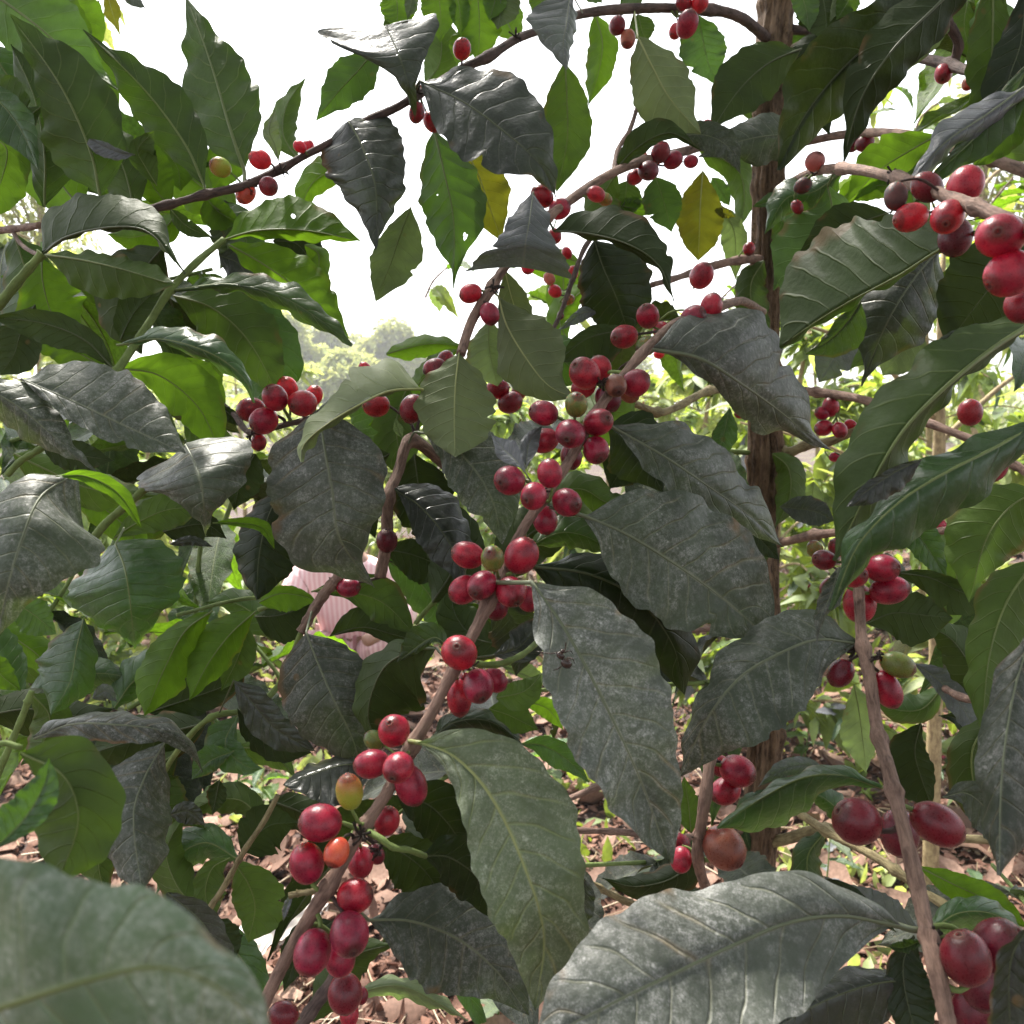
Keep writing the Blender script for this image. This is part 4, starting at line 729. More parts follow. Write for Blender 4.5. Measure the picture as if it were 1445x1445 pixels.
L(L1, 'K', [(160, 520), (120, 480), (60, 456), (-10, 448)], [0, 12, 22, 28, 26, 16, 0], [0, 14, 18, 20, 18, 12, 0], [.48, .48], face='under', relief=1.1)
L(L1, 'B', [(150, 520), (115, 500), (75, 470), (40, 440)], [0, 20, 30, 30, 0], [0, 24, 34, 34, 0], [.56, .57], face='under')
L(L1, 'K', [(50, 430), (30, 470), (20, 500), (0, 530)], [0, 24, 34, 30, 0], [0, 24, 34, 30, 0], [.53], face='under')
L(L1, 'B', [(318, 338), (365, 326), (430, 325), (508, 340)], [0, 26, 42, 46, 38, 20, 0], [0, 6, 10, 14, 12, 8, 0], [.54, .53, .54], .015, .01, face='under', relief=1.3, holes=[(.5, .72, .03)], nu=150, nvh=24)
L(L1, 'B', [(322, 345), (375, 375), (435, 420), (492, 478)], [0, 24, 38, 44, 38, 18, 0], [0, 14, 20, 24, 20, 10, 0], [.55, .55], .01, .01, face='under', relief=1.3)
L(L1, 'U', [(245, 410), (320, 400), (390, 415), (450, 450), (497, 488)], [0, 10, 16, 20, 18, 10, 0], [0, 6, 12, 18, 18, 10, 0], [.51, .49, .48], .01, .01)
L(L1, 'U', [(245, 418), (300, 435), (350, 480), (395, 560)], [0, 26, 42, 48, 42, 24, 0], [0, 30, 50, 60, 48, 24, 0], [.53, .54], .01, .01, face='under', relief=1.3)
L(L1, 'G', [(165, 487), (225, 478), (300, 500), (345, 535), (360, 568)], [0, 12, 20, 24, 20, 10, 0], [0, 4, 10, 16, 16, 8, 0], [.44, .42, .43], .01, .01, relief=1.3)
L(L1, 'B', [(168, 520), (225, 530), (280, 575), (312, 640)], [0, 26, 42, 42, 26, 0], [0, 18, 30, 34, 24, 0], [.52, .53], face='under', relief=1.3)
L(L1, 'B', [(260, 505), (290, 540), (320, 580)], 22, 30, [.6], face='under')
L(L1, 'K', [(170, 480), (190, 440), (230, 400)], 26, 26, [.6], face='under')
L(L1, 'DD', [(310, 360), (340, 375), (350, 420), (330, 450)], 34, 34, [.64])
L(B3, 'B', [(240, 292), (215, 260), (205, 220), (190, 190)], 22, 34, [.62], face='under')
L(B3, 'B', [(215, 195), (250, 235), (255, 270)], 36, 36, [.66], face='under')
L(B3, 'B', [(300, 200), (320, 230), (300, 268)], 26, 36, [.66], face='under')
L(B3, 'U', [(222, 262), (205, 235), (195, 212), (218, 185)], [0, 10, 14, 12, 0], [0, 16, 24, 22, 0], [.55, .54], face='under', relief=1.4)
L(B3, 'S', [(190, 218), (172, 216), (150, 208), (126, 196)], [0, 10, 14, 14, 8], [0, 4, 6, 6, 0], [.535, .53], relief=1.5)
L(B3, 'S', [(393, 228), (388, 205), (380, 185), (388, 155)], [0, 6, 10, 8, 0], [0, 8, 14, 12, 0], [.56, .55], face='under')
L(B3, 'B', [(290, 278), (310, 300), (340, 315)], 16, 26, [.66], face='under')
L(B3, 'U', [(240, 295), (265, 320), (300, 335)], 10, 12, [.6], face='under')
L(B3, 'DD', [(290, 290), (320, 310), (325, 350), (310, 380)], 26, 30, [.68])
L(B3, 'Y', [(150, -15), (158, 15), (170, 52)], [0, 10, 12, 4, 0], [0, 8, 12, 4, 0], [.9], face='under', label='small yellowing leaf against the sky')
L(B3, 'P', [(130, 20), (134, 10), (140, 0)], 8, 8, [.9], face='under')
L(B3, 'S', [(170, -15), (190, 0), (206, 12)], 8, 10, [.85])
L(B3, 'K', [(385, 340), (420, 345), (450, 390)], 30, 20, [.68], face='under')
# --- left, middle
L(L6b, 'D', [(30, 535), (95, 562), (175, 600), (262, 640)], [0, 44, 62, 68, 60, 36, 0], [0, 16, 26, 30, 28, 18, 0], [.43, .42, .42], .02, -.004)
L(L6b, 'D', [(-40, 540), (20, 570), (80, 620), (135, 665)], [0, 26, 34, 28, 10, 0], [0, 26, 30, 24, 8, 0], [.42, .42], .01, .01)
L(L6, 'D', [(262, 628), (275, 655), (285, 690), (290, 758)], [4, 74, 80, 64, 30, 10, 0], [4, 76, 84, 70, 34, 12, 0], [.45, .42, .42, .44], .02, .02, sa=4, sb=10, pet=(240, 660, .46))
L(L6, 'D', [(108, 668), (58, 700), (30, 760), (8, 830), (-8, 905)], [0, 80, 112, 108, 84, 50, 22, 0], [0, 24, 46, 60, 60, 50, 30, 0], [.38, .35, .34, .35], .015, .01, pet=(185, 708, .46))
L(L6, 'B', [(78, 672), (120, 672), (165, 695), (200, 745)], [0, 7, 12, 14, 10, 0], [0, 7, 12, 10, 6, 0], [.36, .37], relief=.8)
L(L6, 'G', [(163, 768), (175, 800), (182, 845), (190, 915)], [10, 66, 82, 80, 60, 26, 0], [10, 56, 82, 82, 60, 30, 0], [.44, .42, .42, .44], .02, .02, sa=8, sb=0, pet=(175, 745, .46), relief=1.1)
L(L9, 'G', [(118, 872), (108, 915), (100, 960), (72, 1010)], [0, 20, 30, 32, 30, 16, 0], [0, 24, 44, 52, 46, 26, 0], [.45, .44], .01, .01)
L(L9, 'G', [(20, 850), (45, 865), (80, 895)], [0, 20, 24, 14, 0], [0, 24, 30, 20, 0], [.5, .5], face='under')
L(L9, 'P', [(0, 920), (20, 930), (35, 965)], 14, 12, [.6], face='under')
L(L9, 'B', [(-20, 920), (0, 950), (30, 975)], 20, 20, [.5], face='under')
L(L7b, 'B', [(300, 862), (262, 890), (232, 945), (205, 1010)], [0, 26, 38, 38, 26, 0], [0, 14, 28, 36, 30, 0], [.5, .49], .01, .01, face='under', relief=.7)
L(L7b, 'B', [(362, 862), (325, 895), (292, 940), (268, 988)], [0, 18, 26, 26, 16, 0], [0, 22, 38, 36, 20, 0], [.5, .49], .01, .01, face='under', relief=.7)
L(L7b, 'U', [(350, 885), (335, 930), (312, 975)], 24, 22, [.55], face='under')
L(L7b, 'K', [(210, 1005), (270, 985), (330, 960), (345, 930)], 30, 26, [.58], face='under')
L(L7b, 'D', [(48, 1042), (100, 1022), (165, 1022), (230, 1030), (268, 1055), (285, 1090)], [0, 8, 12, 16, 18, 14, 8, 0], [0, 14, 24, 26, 24, 18, 10, 0], [.42, .40, .40, .42], .02, .0)
L(L7b, 'D', [(232, 1048), (205, 1095), (188, 1150), (200, 1258)], [0, 26, 46, 50, 46, 34, 0], [0, 30, 50, 54, 44, 34, 0], [.40, .38, .37], .02, .01, relief=1.2)
L(L7b, 'G', [(335, 1010), (318, 1050), (345, 1080), (370, 1085)], [0, 14, 20, 14, 0], [0, 26, 30, 16, 0], [.47, .46])
L(L7b, 'G', [(330, 1060), (295, 1075), (270, 1100)], [0, 10, 16, 12, 0], [0, 16, 22, 14, 0], [.46])
L(L7b, 'K', [(310, 1100), (305, 1125), (300, 1150)], [0, 12, 14, 8, 0], [0, 12, 14, 8, 0], [.5], face='under')
L(L7b, 'DD', [(240, 1150), (265, 1145), (290, 1165)], 14, 20, [.5])
L(L7b, 'S', [(130, 985), (150, 975), (165, 990)], 10, 14, [.55])
L(L6, 'K', [(60, 630), (100, 640), (160, 650)], 20, 24, [.55], face='under')
L(L6, 'U', [(160, 760), (190, 740), (235, 720), (290, 715)], [0, 16, 24, 22, 0], [0, 16, 26, 24, 0], [.56], face='under')
L(L6, 'B', [(300, 738), (335, 738), (370, 745), (388, 775)], [0, 6, 10, 10, 0], [0, 4, 6, 6, 0], [.5, .5])
L(L6, 'K', [(230, 750), (290, 740), (320, 760)], 18, 26, [.6], face='under')
L(L6, 'DD', [(240, 768), (270, 762), (302, 772)], 6, 8, [.55])
L(L5, 'K', [(395, 690), (375, 740), (365, 790), (362, 848)], [0, 30, 46, 56, 40, 0], [0, 24, 34, 36, 22, 0], [.55, .54], .01, .01)
L(L5, 'K', [(360, 640), (340, 680), (330, 720)], 30, 26, [.58], face='under')
L(L5, 'K', [(305, 570), (325, 585), (348, 605)], [0, 6, 8, 6, 0], [0, 8, 10, 6, 0], [.58], face='under')
L(L5, 'U', [(260, 600), (300, 625), (350, 640)], 26, 26, [.62], face='under')
L(L8, 'U', [(330, 1215), (350, 1245), (360, 1280), (350, 1330)], [0, 24, 40, 44, 30, 0], [0, 20, 30, 30, 18, 0], [.47, .48], face='under')
L(L8, 'U', [(325, 1210), (300, 1225), (290, 1260), (300, 1300)], [0, 20, 30, 24, 0], [0, 12, 18, 12, 0], [.48], face='under')
L(L8, 'K', [(340, 1200), (380, 1165), (420, 1160)], 34, 40, [.52], face='under')
L(L8, 'K', [(300, 1295), (315, 1325), (330, 1360)], 26, 34, [.5], face='under')
L(L8, 'P', [(330, 1180), (300, 1190), (270, 1215)], [0, 8, 10, 6, 0], [0, 5, 8, 6, 0], [.62])
L(L8, 'DD', [(235, 1260), (290, 1310), (330, 1400)], 26, 30, [.36])
L(L13, 'G', [(560, 1300), (590, 1320), (640, 1370), (680, 1445)], [0, 12, 18, 16, 8], [0, 12, 16, 14, 8], [.6])
L(L13, 'K', [(470, 1300), (430, 1330), (400, 1400)], 20, 26, [.55])
# --- more leaves behind
for par, kd, pts, a_, b_, dd in [
 (B3, 'B', [(335, 300), (300, 275), (255, 240), (212, 205)], 38, 34, .68), (B3, 'B', [(250, 300), (235, 320), (190, 335), (150, 330)], 26, 26, .66), (B3, 'G', [(300, 290), (340, 320), (350, 360), (345, 400)], 26, 30, .66),
 (L2, 'B', [(120, 300), (80, 250), (50, 180), (30, 120)], 50, 46, .68), (L2, 'G', [(-20, 60), (20, 120), (60, 170), (110, 200)], 34, 40, .66), (L2, 'B', [(40, 5), (80, 60), (140, 120), (160, 190)], 40, 40, .70), (L2, 'U', [(190, 300), (175, 240), (150, 190), (120, 150)], 38, 30, .6),
 (L2, 'G', [(20, 330), (40, 400), (30, 450), (0, 500)], 40, 36, .62), (L1, 'G', [(330, 420), (370, 470), (385, 520), (360, 600)], 44, 40, .62), (L1, 'K', [(230, 350), (190, 400), (180, 450), (200, 500)], 50, 50, .66), (L1, 'B', [(430, 345), (450, 360), (440, 420), (420, 450)], 16, 30, .66),
 (L6, 'U', [(20, 640), (60, 660), (130, 690), (220, 700)], 30, 34, .58), (L6, 'B', [(100, 690), (150, 720), (190, 760), (200, 800)], 26, 26, .6), (L6, 'U', [(250, 660), (230, 710), (190, 750), (150, 780)], 30, 34, .62),
 (L7b, 'K', [(290, 1020), (230, 1035), (170, 1050), (110, 1070)], 44, 30, .56), (L9, 'K', [(-20, 1010), (40, 1000), (100, 1010), (160, 1000)], 30, 40, .5), (L9, 'G', [(30, 985), (10, 950), (-10, 900), (-20, 860)], 30, 34, .52), (L9, 'U', [(45, 980), (70, 1010), (60, 1050), (30, 1080)], 30, 26, .46),
 (L9, 'B', [(-20, 880), (20, 900), (60, 930), (90, 980)], 26, 24, .58), (L7b, 'U', [(250, 1060), (220, 1090), (240, 1140), (290, 1170)], 34, 24, .56), (L7b, 'G', [(160, 1000), (190, 960), (240, 940), (300, 950)], 30, 24, .6), (L7b, 'G', [(420, 900), (380, 880), (330, 850), (290, 850)], 24, 30, .62),
 (L8, 'U', [(286, 1290), (250, 1250), (235, 1200), (260, 1150)], 26, 30, .55), (L8, 'K', [(380, 1130), (430, 1150), (470, 1190), (480, 1240)], 30, 26, .56), (L8, 'G', [(286, 1300), (330, 1340), (360, 1400), (350, 1445)], 30, 30, .5),
 (L13, 'P', [(500, 1400), (560, 1390), (610, 1410), (660, 1440)], 16, 18, .55), (L13, 'K', [(440, 1440), (500, 1350), (560, 1330)], 26, 30, .6),
 (B17, 'G', [(578, 622), (540, 600), (510, 575), (470, 560)], 30, 24, .62), (B17, 'U', [(547, 705), (500, 700), (450, 720), (400, 760)], 44, 40, .60), (B17, 'G', [(546, 790), (590, 820), (620, 870), (610, 910)], 24, 30, .62), (B17, 'B', [(578, 560), (600, 530), (620, 510), (650, 490)], 16, 20, .66), (B17, 'B', [(545, 500), (580, 490), (610, 485), (660, 490)], 14, 18, .7),
 (M, 'U', [(790, 610), (830, 600), (870, 560), (900, 520)], 36, 40, .56), (M, 'G', [(740, 500), (780, 500), (810, 520), (850, 530)], 30, 34, .6), (M, 'K', [(700, 820), (740, 760), (800, 730), (860, 740)], 40, 44, .52), (M, 'K', [(610, 850), (640, 800), (640, 750), (600, 700)], 40, 40, .52), (M, 'U', [(760, 700), (820, 690), (860, 710), (900, 700)], 24, 30, .58),
 (B2, 'B', [(740, 380), (790, 380), (790, 440), (770, 480)], 30, 24, .9), (B2, 'B', [(800, 480), (790, 450), (810, 420), (840, 400)], 20, 16, .85), (B2, 'U', [(870, 245), (850, 280), (860, 320), (880, 350)], 26, 26, .7), (B2, 'U', [(985, 210), (1040, 240), (1050, 280), (1040, 330)], 20, 22, .9),
 (B5, 'K', [(1160, 45), (1140, 90), (1150, 140), (1170, 190)], 36, 34, .8), (B5, 'U', [(1230, 68), (1260, 30), (1270, -10), (1260, -50)], 30, 30, .78), (B5c, 'U', [(1400, 225), (1440, 190), (1450, 120), (1440, 60)], 40, 40, .6), (B5c, 'G', [(1330, 205), (1290, 240), (1290, 290), (1320, 340)], 30, 26, .64), (B5, 'G', [(1385, 108), (1400, 60), (1400, 10), (1390, -30)], 34, 34, .64),
 (B4, 'G', [(1190, 240), (1150, 270), (1110, 280), (1080, 330)], 26, 26, .62), (B4, 'U', [(1200, 400), (1230, 430), (1240, 480), (1200, 520)], 34, 34, .56), (B8, 'G', [(1270, 582), (1240, 610), (1230, 660), (1260, 700)], 24, 24, .74), (B10, 'U', [(1300, 752), (1340, 790), (1350, 840), (1320, 890)], 36, 36, .62), (B10, 'G', [(1300, 752), (1290, 700), (1330, 660), (1370, 640)], 24, 24, .7),
 (B5, 'U', [(1092, 60), (1060, 90), (1050, 130), (1062, 175)], 24, 26, .82), (B4, 'G', [(1086, 290), (1110, 320), (1112, 360), (1092, 410)], 26, 24, .82), (B6, 'U', [(1078, 368), (1060, 400), (1064, 440), (1088, 480)], 24, 22, .82), (B9, 'U', [(1090, 640), (1112, 660), (1114, 700), (1094, 745)], 22, 22, .82), (B10, 'G', [(1086, 768), (1062, 790), (1052, 830), (1062, 880)], 22, 22, .82), (B12, 'G', [(1082, 1115), (1060, 1140), (1052, 1170), (1062, 1210)], 18, 20, .82),
 (B3, 'B', [(730, 60), (715, 30), (705, 0), (700, -40)], 24, 26, .78), (B3, 'U', [(600, 120), (620, 90), (622, 50), (610, 10)], 24, 26, .76), (B3, 'B', [(840, 20), (850, 60), (845, 100), (830, 150)], 22, 22, .8), (B3, 'B', [(500, 180), (480, 230), (440, 260), (420, 310)], 22, 26, .76), (B2, 'U', [(712, 378), (740, 350), (760, 350), (800, 380)], 20, 22, .7), (B3, 'U', [(420, 225), (400, 190), (405, 150), (430, 110)], 18, 20, .74),
 (L9, 'U', [(-20, 900), (30, 930), (90, 935), (150, 960)], 30, 34, .62), (L9, 'G', [(38, 990), (80, 960), (140, 950), (200, 960)], 26, 30, .6), (L7b, 'U', [(210, 1130), (170, 1160), (140, 1210), (150, 1270)], 36, 40, .5), (L8, 'G', [(335, 1212), (290, 1190), (250, 1210), (220, 1260)], 26, 28, .56), (L7b, 'U', [(298, 1012), (330, 1050), (380, 1060), (420, 1100)], 24, 26, .6), (L8, 'U', [(372, 1160), (340, 1130), (300, 1130), (260, 1150)], 20, 24, .58),
 (R4, 'G', [(1330, 970), (1300, 1000), (1260, 1000), (1230, 980)], 20, 24, .62), (R4, 'K', [(1400, 990), (1370, 940), (1340, 900), (1300, 880)], 30, 30, .56), (R4, 'U', [(1400, 1010), (1370, 1060), (1380, 1130), (1420, 1180)], 34, 34, .5), (RB, 'G', [(1308, 1322), (1350, 1290), (1400, 1290), (1450, 1320)], 22, 22, .46),
 (B13, 'K', [(986, 1178), (960, 1230), (900, 1250), (850, 1240)], 30, 20, .55), (B12, 'G', [(1165, 1172), (1140, 1210), (1150, 1260), (1190, 1290)], 20, 24, .72), (B11, 'G', [(1205, 1170), (1180, 1140), (1150, 1120), (1120, 1120)], 16, 18, .78)]:
    L(par, kd, pts, a_, b_, [dd, dd + .01], .012, .012, face='under' if kd != 'G' else random.choice(['top', 'under']), relief=1., nu=50, nvh=6)
# --- nearest, blurred
L(N1, 'U', [(30, 1062), (90, 1095), (110, 1160), (80, 1250)], [0, 50, 66, 62, 40, 0], [0, 30, 60, 70, 50, 0], [.25, .24, .24], .0, .01, face='under')
L(N1, 'G', [(-10, 1200), (30, 1160), (60, 1110), (70, 1070)], [0, 34, 30, 18, 0], [0, 14, 26, 24, 0], [.23, .235])
L(N1, 'N', [(-130, 1465), (0, 1425), (120, 1388), (230, 1368), (320, 1402), (390, 1490)], [0, 130, 200, 165, 118, 62, 34, 0], [0, 120, 170, 190, 190, 120, 0], [.14, .12, .115, .12], .006, .0, nu=110, nvh=14, label='large blurred leaf closest to the camera', relief=.35)

# ================================================================== CHERRIES
def CC(parent, rows, d, **kw):
    for r_ in rows:
        x, y, r, col, ang, tilt = r_[:6]; dz = r_[6] if len(r_) > 6 else 0.; el = r_[7] if len(r_) > 7 else 1.16
        C_(parent, x, y, r, d + dz, col, ang, tilt, el)
# main branch, top to bottom
CC(M, [(990, 389, 16, 'r', 60, 20, .15), (1004, 433, 17, 'r', 80, 10), (978, 447, 16, 'r', 20, 30, -.01), (914, 446, 16, 'r', 120, 30, .01), (881, 475, 18, 'r', 200, 30), (912, 488, 14, 'g', 210, 10, -.01), (935, 468, 13, 'r', -60, 10, .03)], .51)
CC(M, [(825, 527, 21, 'r', 150, 35, -.012), (847, 519, 15, 'r', 110, 10, .015), (869, 544, 17, 'n', -80, 40, -.015), (897, 541, 18, 'r', 30, 20, -.005), (823, 547, 15, 'r', 200, 0, .02), (858, 562, 18, 'd', -60, 10, .02), (888, 556, 12, 'n', -30, 10, .03)], .455)
CC(M, [(767, 583, 20, 'r', 170, 20, -.012), (813, 571, 17, 'g', 80, 40, -.018), (844, 596, 20, 'r', 20, 45, -.012), (805, 612, 20, 'r', 235, 50, -.022), (841, 635, 20, 'r', -70, 35, -.012), (768, 622, 18, 'r', 200, 10, .0), (806, 644, 17, 'd', -80, 10, .015)], .43)
CC(M, [(719, 678, 22, 'r', 195, 45, -.01), (776, 668, 19, 'r', 100, 5, -.02), (753, 700, 20, 'r', 215, 45, -.028, 1.2), (800, 709, 21, 'r', -20, 40, -.012, 1.2), (769, 734, 19, 'r', -80, 5, .0)], .405)
CC(M, [(660, 783, 21, 'r', 160, 10, -.006), (695, 788, 17, 'g', 110, 50, -.026), (736, 784, 22, 'r', 60, 5, -.012), (655, 832, 19, 'r', 210, 10, -.006), (680, 826, 22, 'r', 225, 45, -.02, 1.25), (721, 835, 21, 'r', -60, 35, -.02), (745, 845, 17, 'r', -60, 10, .01), (700, 855, 18, 'd', -90, 10, .012)], .385)
CC(M, [(648, 921, 25, 'r', 100, 50, -.022, 1.1), (675, 968, 22, 'r', -65, 40, -.02), (648, 985, 17, 'r', -85, 0, -.004, 1.5), (698, 960, 16, 'r', -40, 0, .006), (656, 960, 10, 'd', -85, 0, .0)], .365)
CC(M, [(556, 1031, 24, 'r', 100, 40, -.016), (524, 1078, 22, 'r', 190, 10, -.006), (562, 1083, 23, 'r', 240, 50, -.028, 1.1), (580, 1108, 23, 'r', -70, 0, -.012, 1.3), (528, 1044, 14, 'g', 150, 0, .012)], .352)
CC(M, [(493, 1117, 20, 'b', 95, 10, -.016, 1.35), (452, 1161, 26, 'r', 175, 15, -.014, 1.15), (475, 1203, 17, 'o', -110, 25, -.02, 1.2), (433, 1218, 25, 'r', 100, 10, -.016, 1.25), (546, 1158, 19, 'r', 80, 5, .005), (509, 1217, 19, 'r', -90, 0, .008), (530, 1205, 14, 'd', -60, 0, .02)], .342)
CC(M, [(501, 1264, 24, 'r', 20, 10, -.01, 1.15), (493, 1318, 28, 'r', -50, 45, -.022, 1.1), (441, 1344, 26, 'r', -105, 20, -.018, 1.25), (480, 1352, 22, 'r', -80, 5, -.004)], .338)
CC(M, [(487, 1402, 23, 'd', -85, 10, .0, 1.25), (400, 1432, 19, 'd', 160, 10, -.005, 1.2), (493, 1432, 14, 'r', -90, 0, .02), (510, 1405, 10, 'd', -90, 0, .03)], .42)
# upper-mid branch
CC(B2, [(664, 414, 14.5, 'r', 200, 15, -.005), (691, 443, 14, 'r', -75, 15, -.01, 1.25)], .49)
CC(B2, [(765, 277, 15, 'd', 150, 20, -.005), (790, 295, 13.5, 'r', 30, 10, -.01), (841, 274, 11, 'r', 160, 10), (853, 281, 10, 'g', -20, 10, .01), (783, 333, 10, 'd', -80, 5, .02), (745, 376, 9.5, 'r', -90, 5, .04)], .56)
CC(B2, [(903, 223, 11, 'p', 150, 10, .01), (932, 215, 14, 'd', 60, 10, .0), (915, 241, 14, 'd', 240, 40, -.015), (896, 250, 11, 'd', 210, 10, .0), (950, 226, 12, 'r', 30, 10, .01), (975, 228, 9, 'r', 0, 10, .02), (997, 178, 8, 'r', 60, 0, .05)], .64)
# top branch
CC(B3, [(652, 69, 14, 'd', 85, 45, -.01, 1.15), (588, 159, 11.5, 'd', -100, 10, -.01, 1.3), (610, 172, 12, 'd', -60, 10, .0, 1.3), (590, 128, 8, 'k', 90, 10)], .605)
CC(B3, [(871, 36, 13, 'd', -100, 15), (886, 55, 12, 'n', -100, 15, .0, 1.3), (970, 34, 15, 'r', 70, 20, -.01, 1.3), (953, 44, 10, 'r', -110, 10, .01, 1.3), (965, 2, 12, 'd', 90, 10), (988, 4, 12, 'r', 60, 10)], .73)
CC(B3, [(367, 225, 13, 'r', 170, 20, -.01), (379, 263, 13, 'd', -30, 20, -.005), (347, 273, 14, 'n', -120, 10, .0), (311, 236, 14, 'b', 160, 20, -.005, 1.15), (423, 207, 9, 'r', 140, 10), (434, 208, 9, 'r', 60, 10, .01)], .575)
# right-hand branch from the trunk
CC(B4, [(1150, 228, 14, 'p', 70, 40, -.005, 1.05), (1133, 262, 12, 'k', 30, 0, .02), (1125, 292, 9, 'd', -60, 0, .04)], .56)
CC(B4, [(1264, 277, 15, 'k', -95, 5, -.004, 1.3), (1308, 264, 21, 'd', 150, 5, .01, 1.1), (1362, 261, 25, 'r', 70, 5, -.01, 1.15), (1285, 307, 20, 'r', 195, 10, -.006, 1.3), (1337, 306, 23, 'r', 235, 30, -.02, 1.2), (1348, 335, 24, 'd', -100, 5, .01, 1.15), (1390, 298, 10, 'g', 60, 5, .02)], .355)
CC(B4, [(1412, 333, 31, 'r', 190, 45, -.012, 1.1), (1425, 386, 30, 'r', 210, 5, -.012, 1.15), (1440, 432, 20, 'd', -80, 5, .0, 1.15)], .305)
CC(B5, [(1331, 104, 13, 'r', -110, 20, .0, 1.25), (1366, 118, 9, 'n', -100, 10, .02)], .66)
CC(B5c, [(1220, 202, 12, 'd', 30, 10, -.01), (1203, 204, 9, 'd', -110, 0)], .77)
CC(B6, [(1057, 351, 9, 'd', -110, 10), (990, 390, 15, 'r', 60, 25, -.02)], .79)
CC(B8, [(1172, 574, 12, 'r', 100, 20), (1160, 583, 9, 'r', 160, 10), (1162, 604, 11, 'r', 200, 10), (1185, 607, 11.5, 'r', -90, 30, -.01), (1200, 600, 8, 'r', -30, 10, .01), (1046, 582, 9, 'r', 200, 10, .02)], .78)
CC(B9, [(1178, 645, 7, 'r', 0, 10)], .8)
CC(B7, [(930, 500, 7, 'r', 0, 10, .1)], .7)
CC(B13, [(1041, 1088, 21, 'r', -20, 20, -.005), (1024, 1116, 20, 'r', 210, 10, .0), (1015, 1080, 16, 'd', 150, 10, .02), (1022, 1196, 28, 'n', -45, 30, -.02, 1.1), (961, 1213, 16, 'r', -100, 10, .0), (958, 1190, 14, 'd', 160, 5, .02)], .455)
CC(B17, [(546, 763, 16, 'd', 90, 20, -.004), (492, 829, 15, 'r', 0, 10)], .5)
CC(B17, [(531, 572, 17, 'd', 190, 30), (582, 577, 18, 'd', -110, 10, .0, 1.2), (515, 521, 9, 'r', 120, 10, .05)], .53)
CC(B17, [(614, 520, 14, 'd', 200, 10, .01), (628, 508, 12, 'd', 60, 10, .02), (720, 568, 17, 'd', 200, 25), (702, 549, 15, 'd', 190, 10), (733, 551, 12, 'n', 70, 10, .01)], .56)
CC(B19, [(808, 385, 9, 'r', 80, 10), (783, 411, 9, 'r', 150, 15), (802, 423, 8.5, 'g', 20, 10), (775, 393, 8, 'p', 120, 10), (800, 357, 8, 'r', 120, 10, .01), (791, 445, 5, 'k', -90, 0)], .77)
for x, y in [(885, 65), (1022, 455), (948, 470), (1270, 575)]: pass
# left cluster
CC(L5, [(388, 561, 18, 'r', 120, 40, -.012, 1.08), (405, 549, 16, 'r', 100, 20, .01), (372, 594, 19, 'r', 215, 30, -.008), (354, 578, 17, 'd', 190, 10, .01), (427, 569, 18, 'r', 215, 45, -.008), (443, 558, 14, 'r', 60, 20, .015), (365, 624, 11, 'd', -90, 10, .02)], .535)
# right-hand plant
CC(RB, [(1241, 752, 19, 'd', -10, 15, .012, 1.15), (1210, 777, 19, 'r', 100, 20, .0, 1.1), (1205, 812, 19, 'r', 20, 55, -.018, 1.05), (1245, 802, 22, 'r', 10, 40, -.01, 1.2), (1255, 833, 20, 'r', 10, 10, -.004, 1.3), (1163, 790, 16, 'd', 170, 20, .01), (1184, 772, 14, 'd', 150, 10, .03), (1213, 852, 24, 'r', -90, 10, .008, 1.1), (1172, 830, 14, 'd', 210, 10, .02), (1150, 775, 12, 'g', 120, 10, .03)], .45)
CC(RB, [(1252, 973, 21, 'r', -65, 5, -.004, 1.35), (1267, 938, 19, 'g', -20, 10, -.008, 1.35), (1186, 950, 18, 'd', 230, 10, .005, 1.25)], .41)
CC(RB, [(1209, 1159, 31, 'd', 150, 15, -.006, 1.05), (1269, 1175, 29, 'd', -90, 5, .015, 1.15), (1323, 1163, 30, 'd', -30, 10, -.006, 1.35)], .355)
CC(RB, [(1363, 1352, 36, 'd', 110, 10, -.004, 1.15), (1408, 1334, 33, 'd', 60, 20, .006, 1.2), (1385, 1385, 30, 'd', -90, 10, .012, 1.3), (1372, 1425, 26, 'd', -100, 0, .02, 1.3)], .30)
CC(R2, [(1397, 657, 22, 'r', -80, 10, -.004, 1.02), (1369, 582, 16, 'd', 100, 10, .1)], .43)
CC(R3, [(1322, 727, 10, 'r', 170, 10), (1325, 741, 9, 'r', 190, 10), (1443, 710, 8, 'r', 190, 10, -.2)], .74)
for p, x, y, d, r in [(M, 1010, 445, .525, 9), (M, 850, 540, .44, 9), (M, 805, 600, .42, 8), (M, 762, 690, .39, 8), (M, 700, 830, .372, 8), (M, 665, 940, .352, 8), (M, 575, 1070, .342, 9), (M, 510, 1178, .33, 13), (M, 535, 1200, .345, 10), (B4, 1262, 247, .42, 10), (B4, 1385, 300, .33, 8), (RB, 1206, 918, .42, 12), (RB, 1240, 925, .40, 8), (RB, 1318, 1325, .31, 14), (B3, 398, 240, .575, 7), (B3, 350, 262, .57, 8), (B3, 590, 132, .595, 9), (B2, 695, 405, .48, 9), (B3, 728, 52, .635, 7), (B8, 1180, 556, .78, 6), (B13, 986, 1180, .44, 7), (L5, 355, 612, .55, 8), (B17, 545, 790, .5, 6), (L8, 338, 1205, .45, 5), (B5c, 1205, 192, .78, 7), (B19, 806, 398, .765, 4)]:
    scar(p, x, y, d, r)
branch(M, [(515, 1170, .335), (535, 1182, .33), (555, 1196, .33), (578, 1200, .335), (600, 1208, .35)], 5, 4, TWIGG, name='leaf_stalk')
branch(M, [(462, 1252, .332), (440, 1258, .33), (420, 1261, .33), (408, 1264, .33)], 4, 4.5, TWIGP, [(440, 1258), (420, 1261)], name='bud')
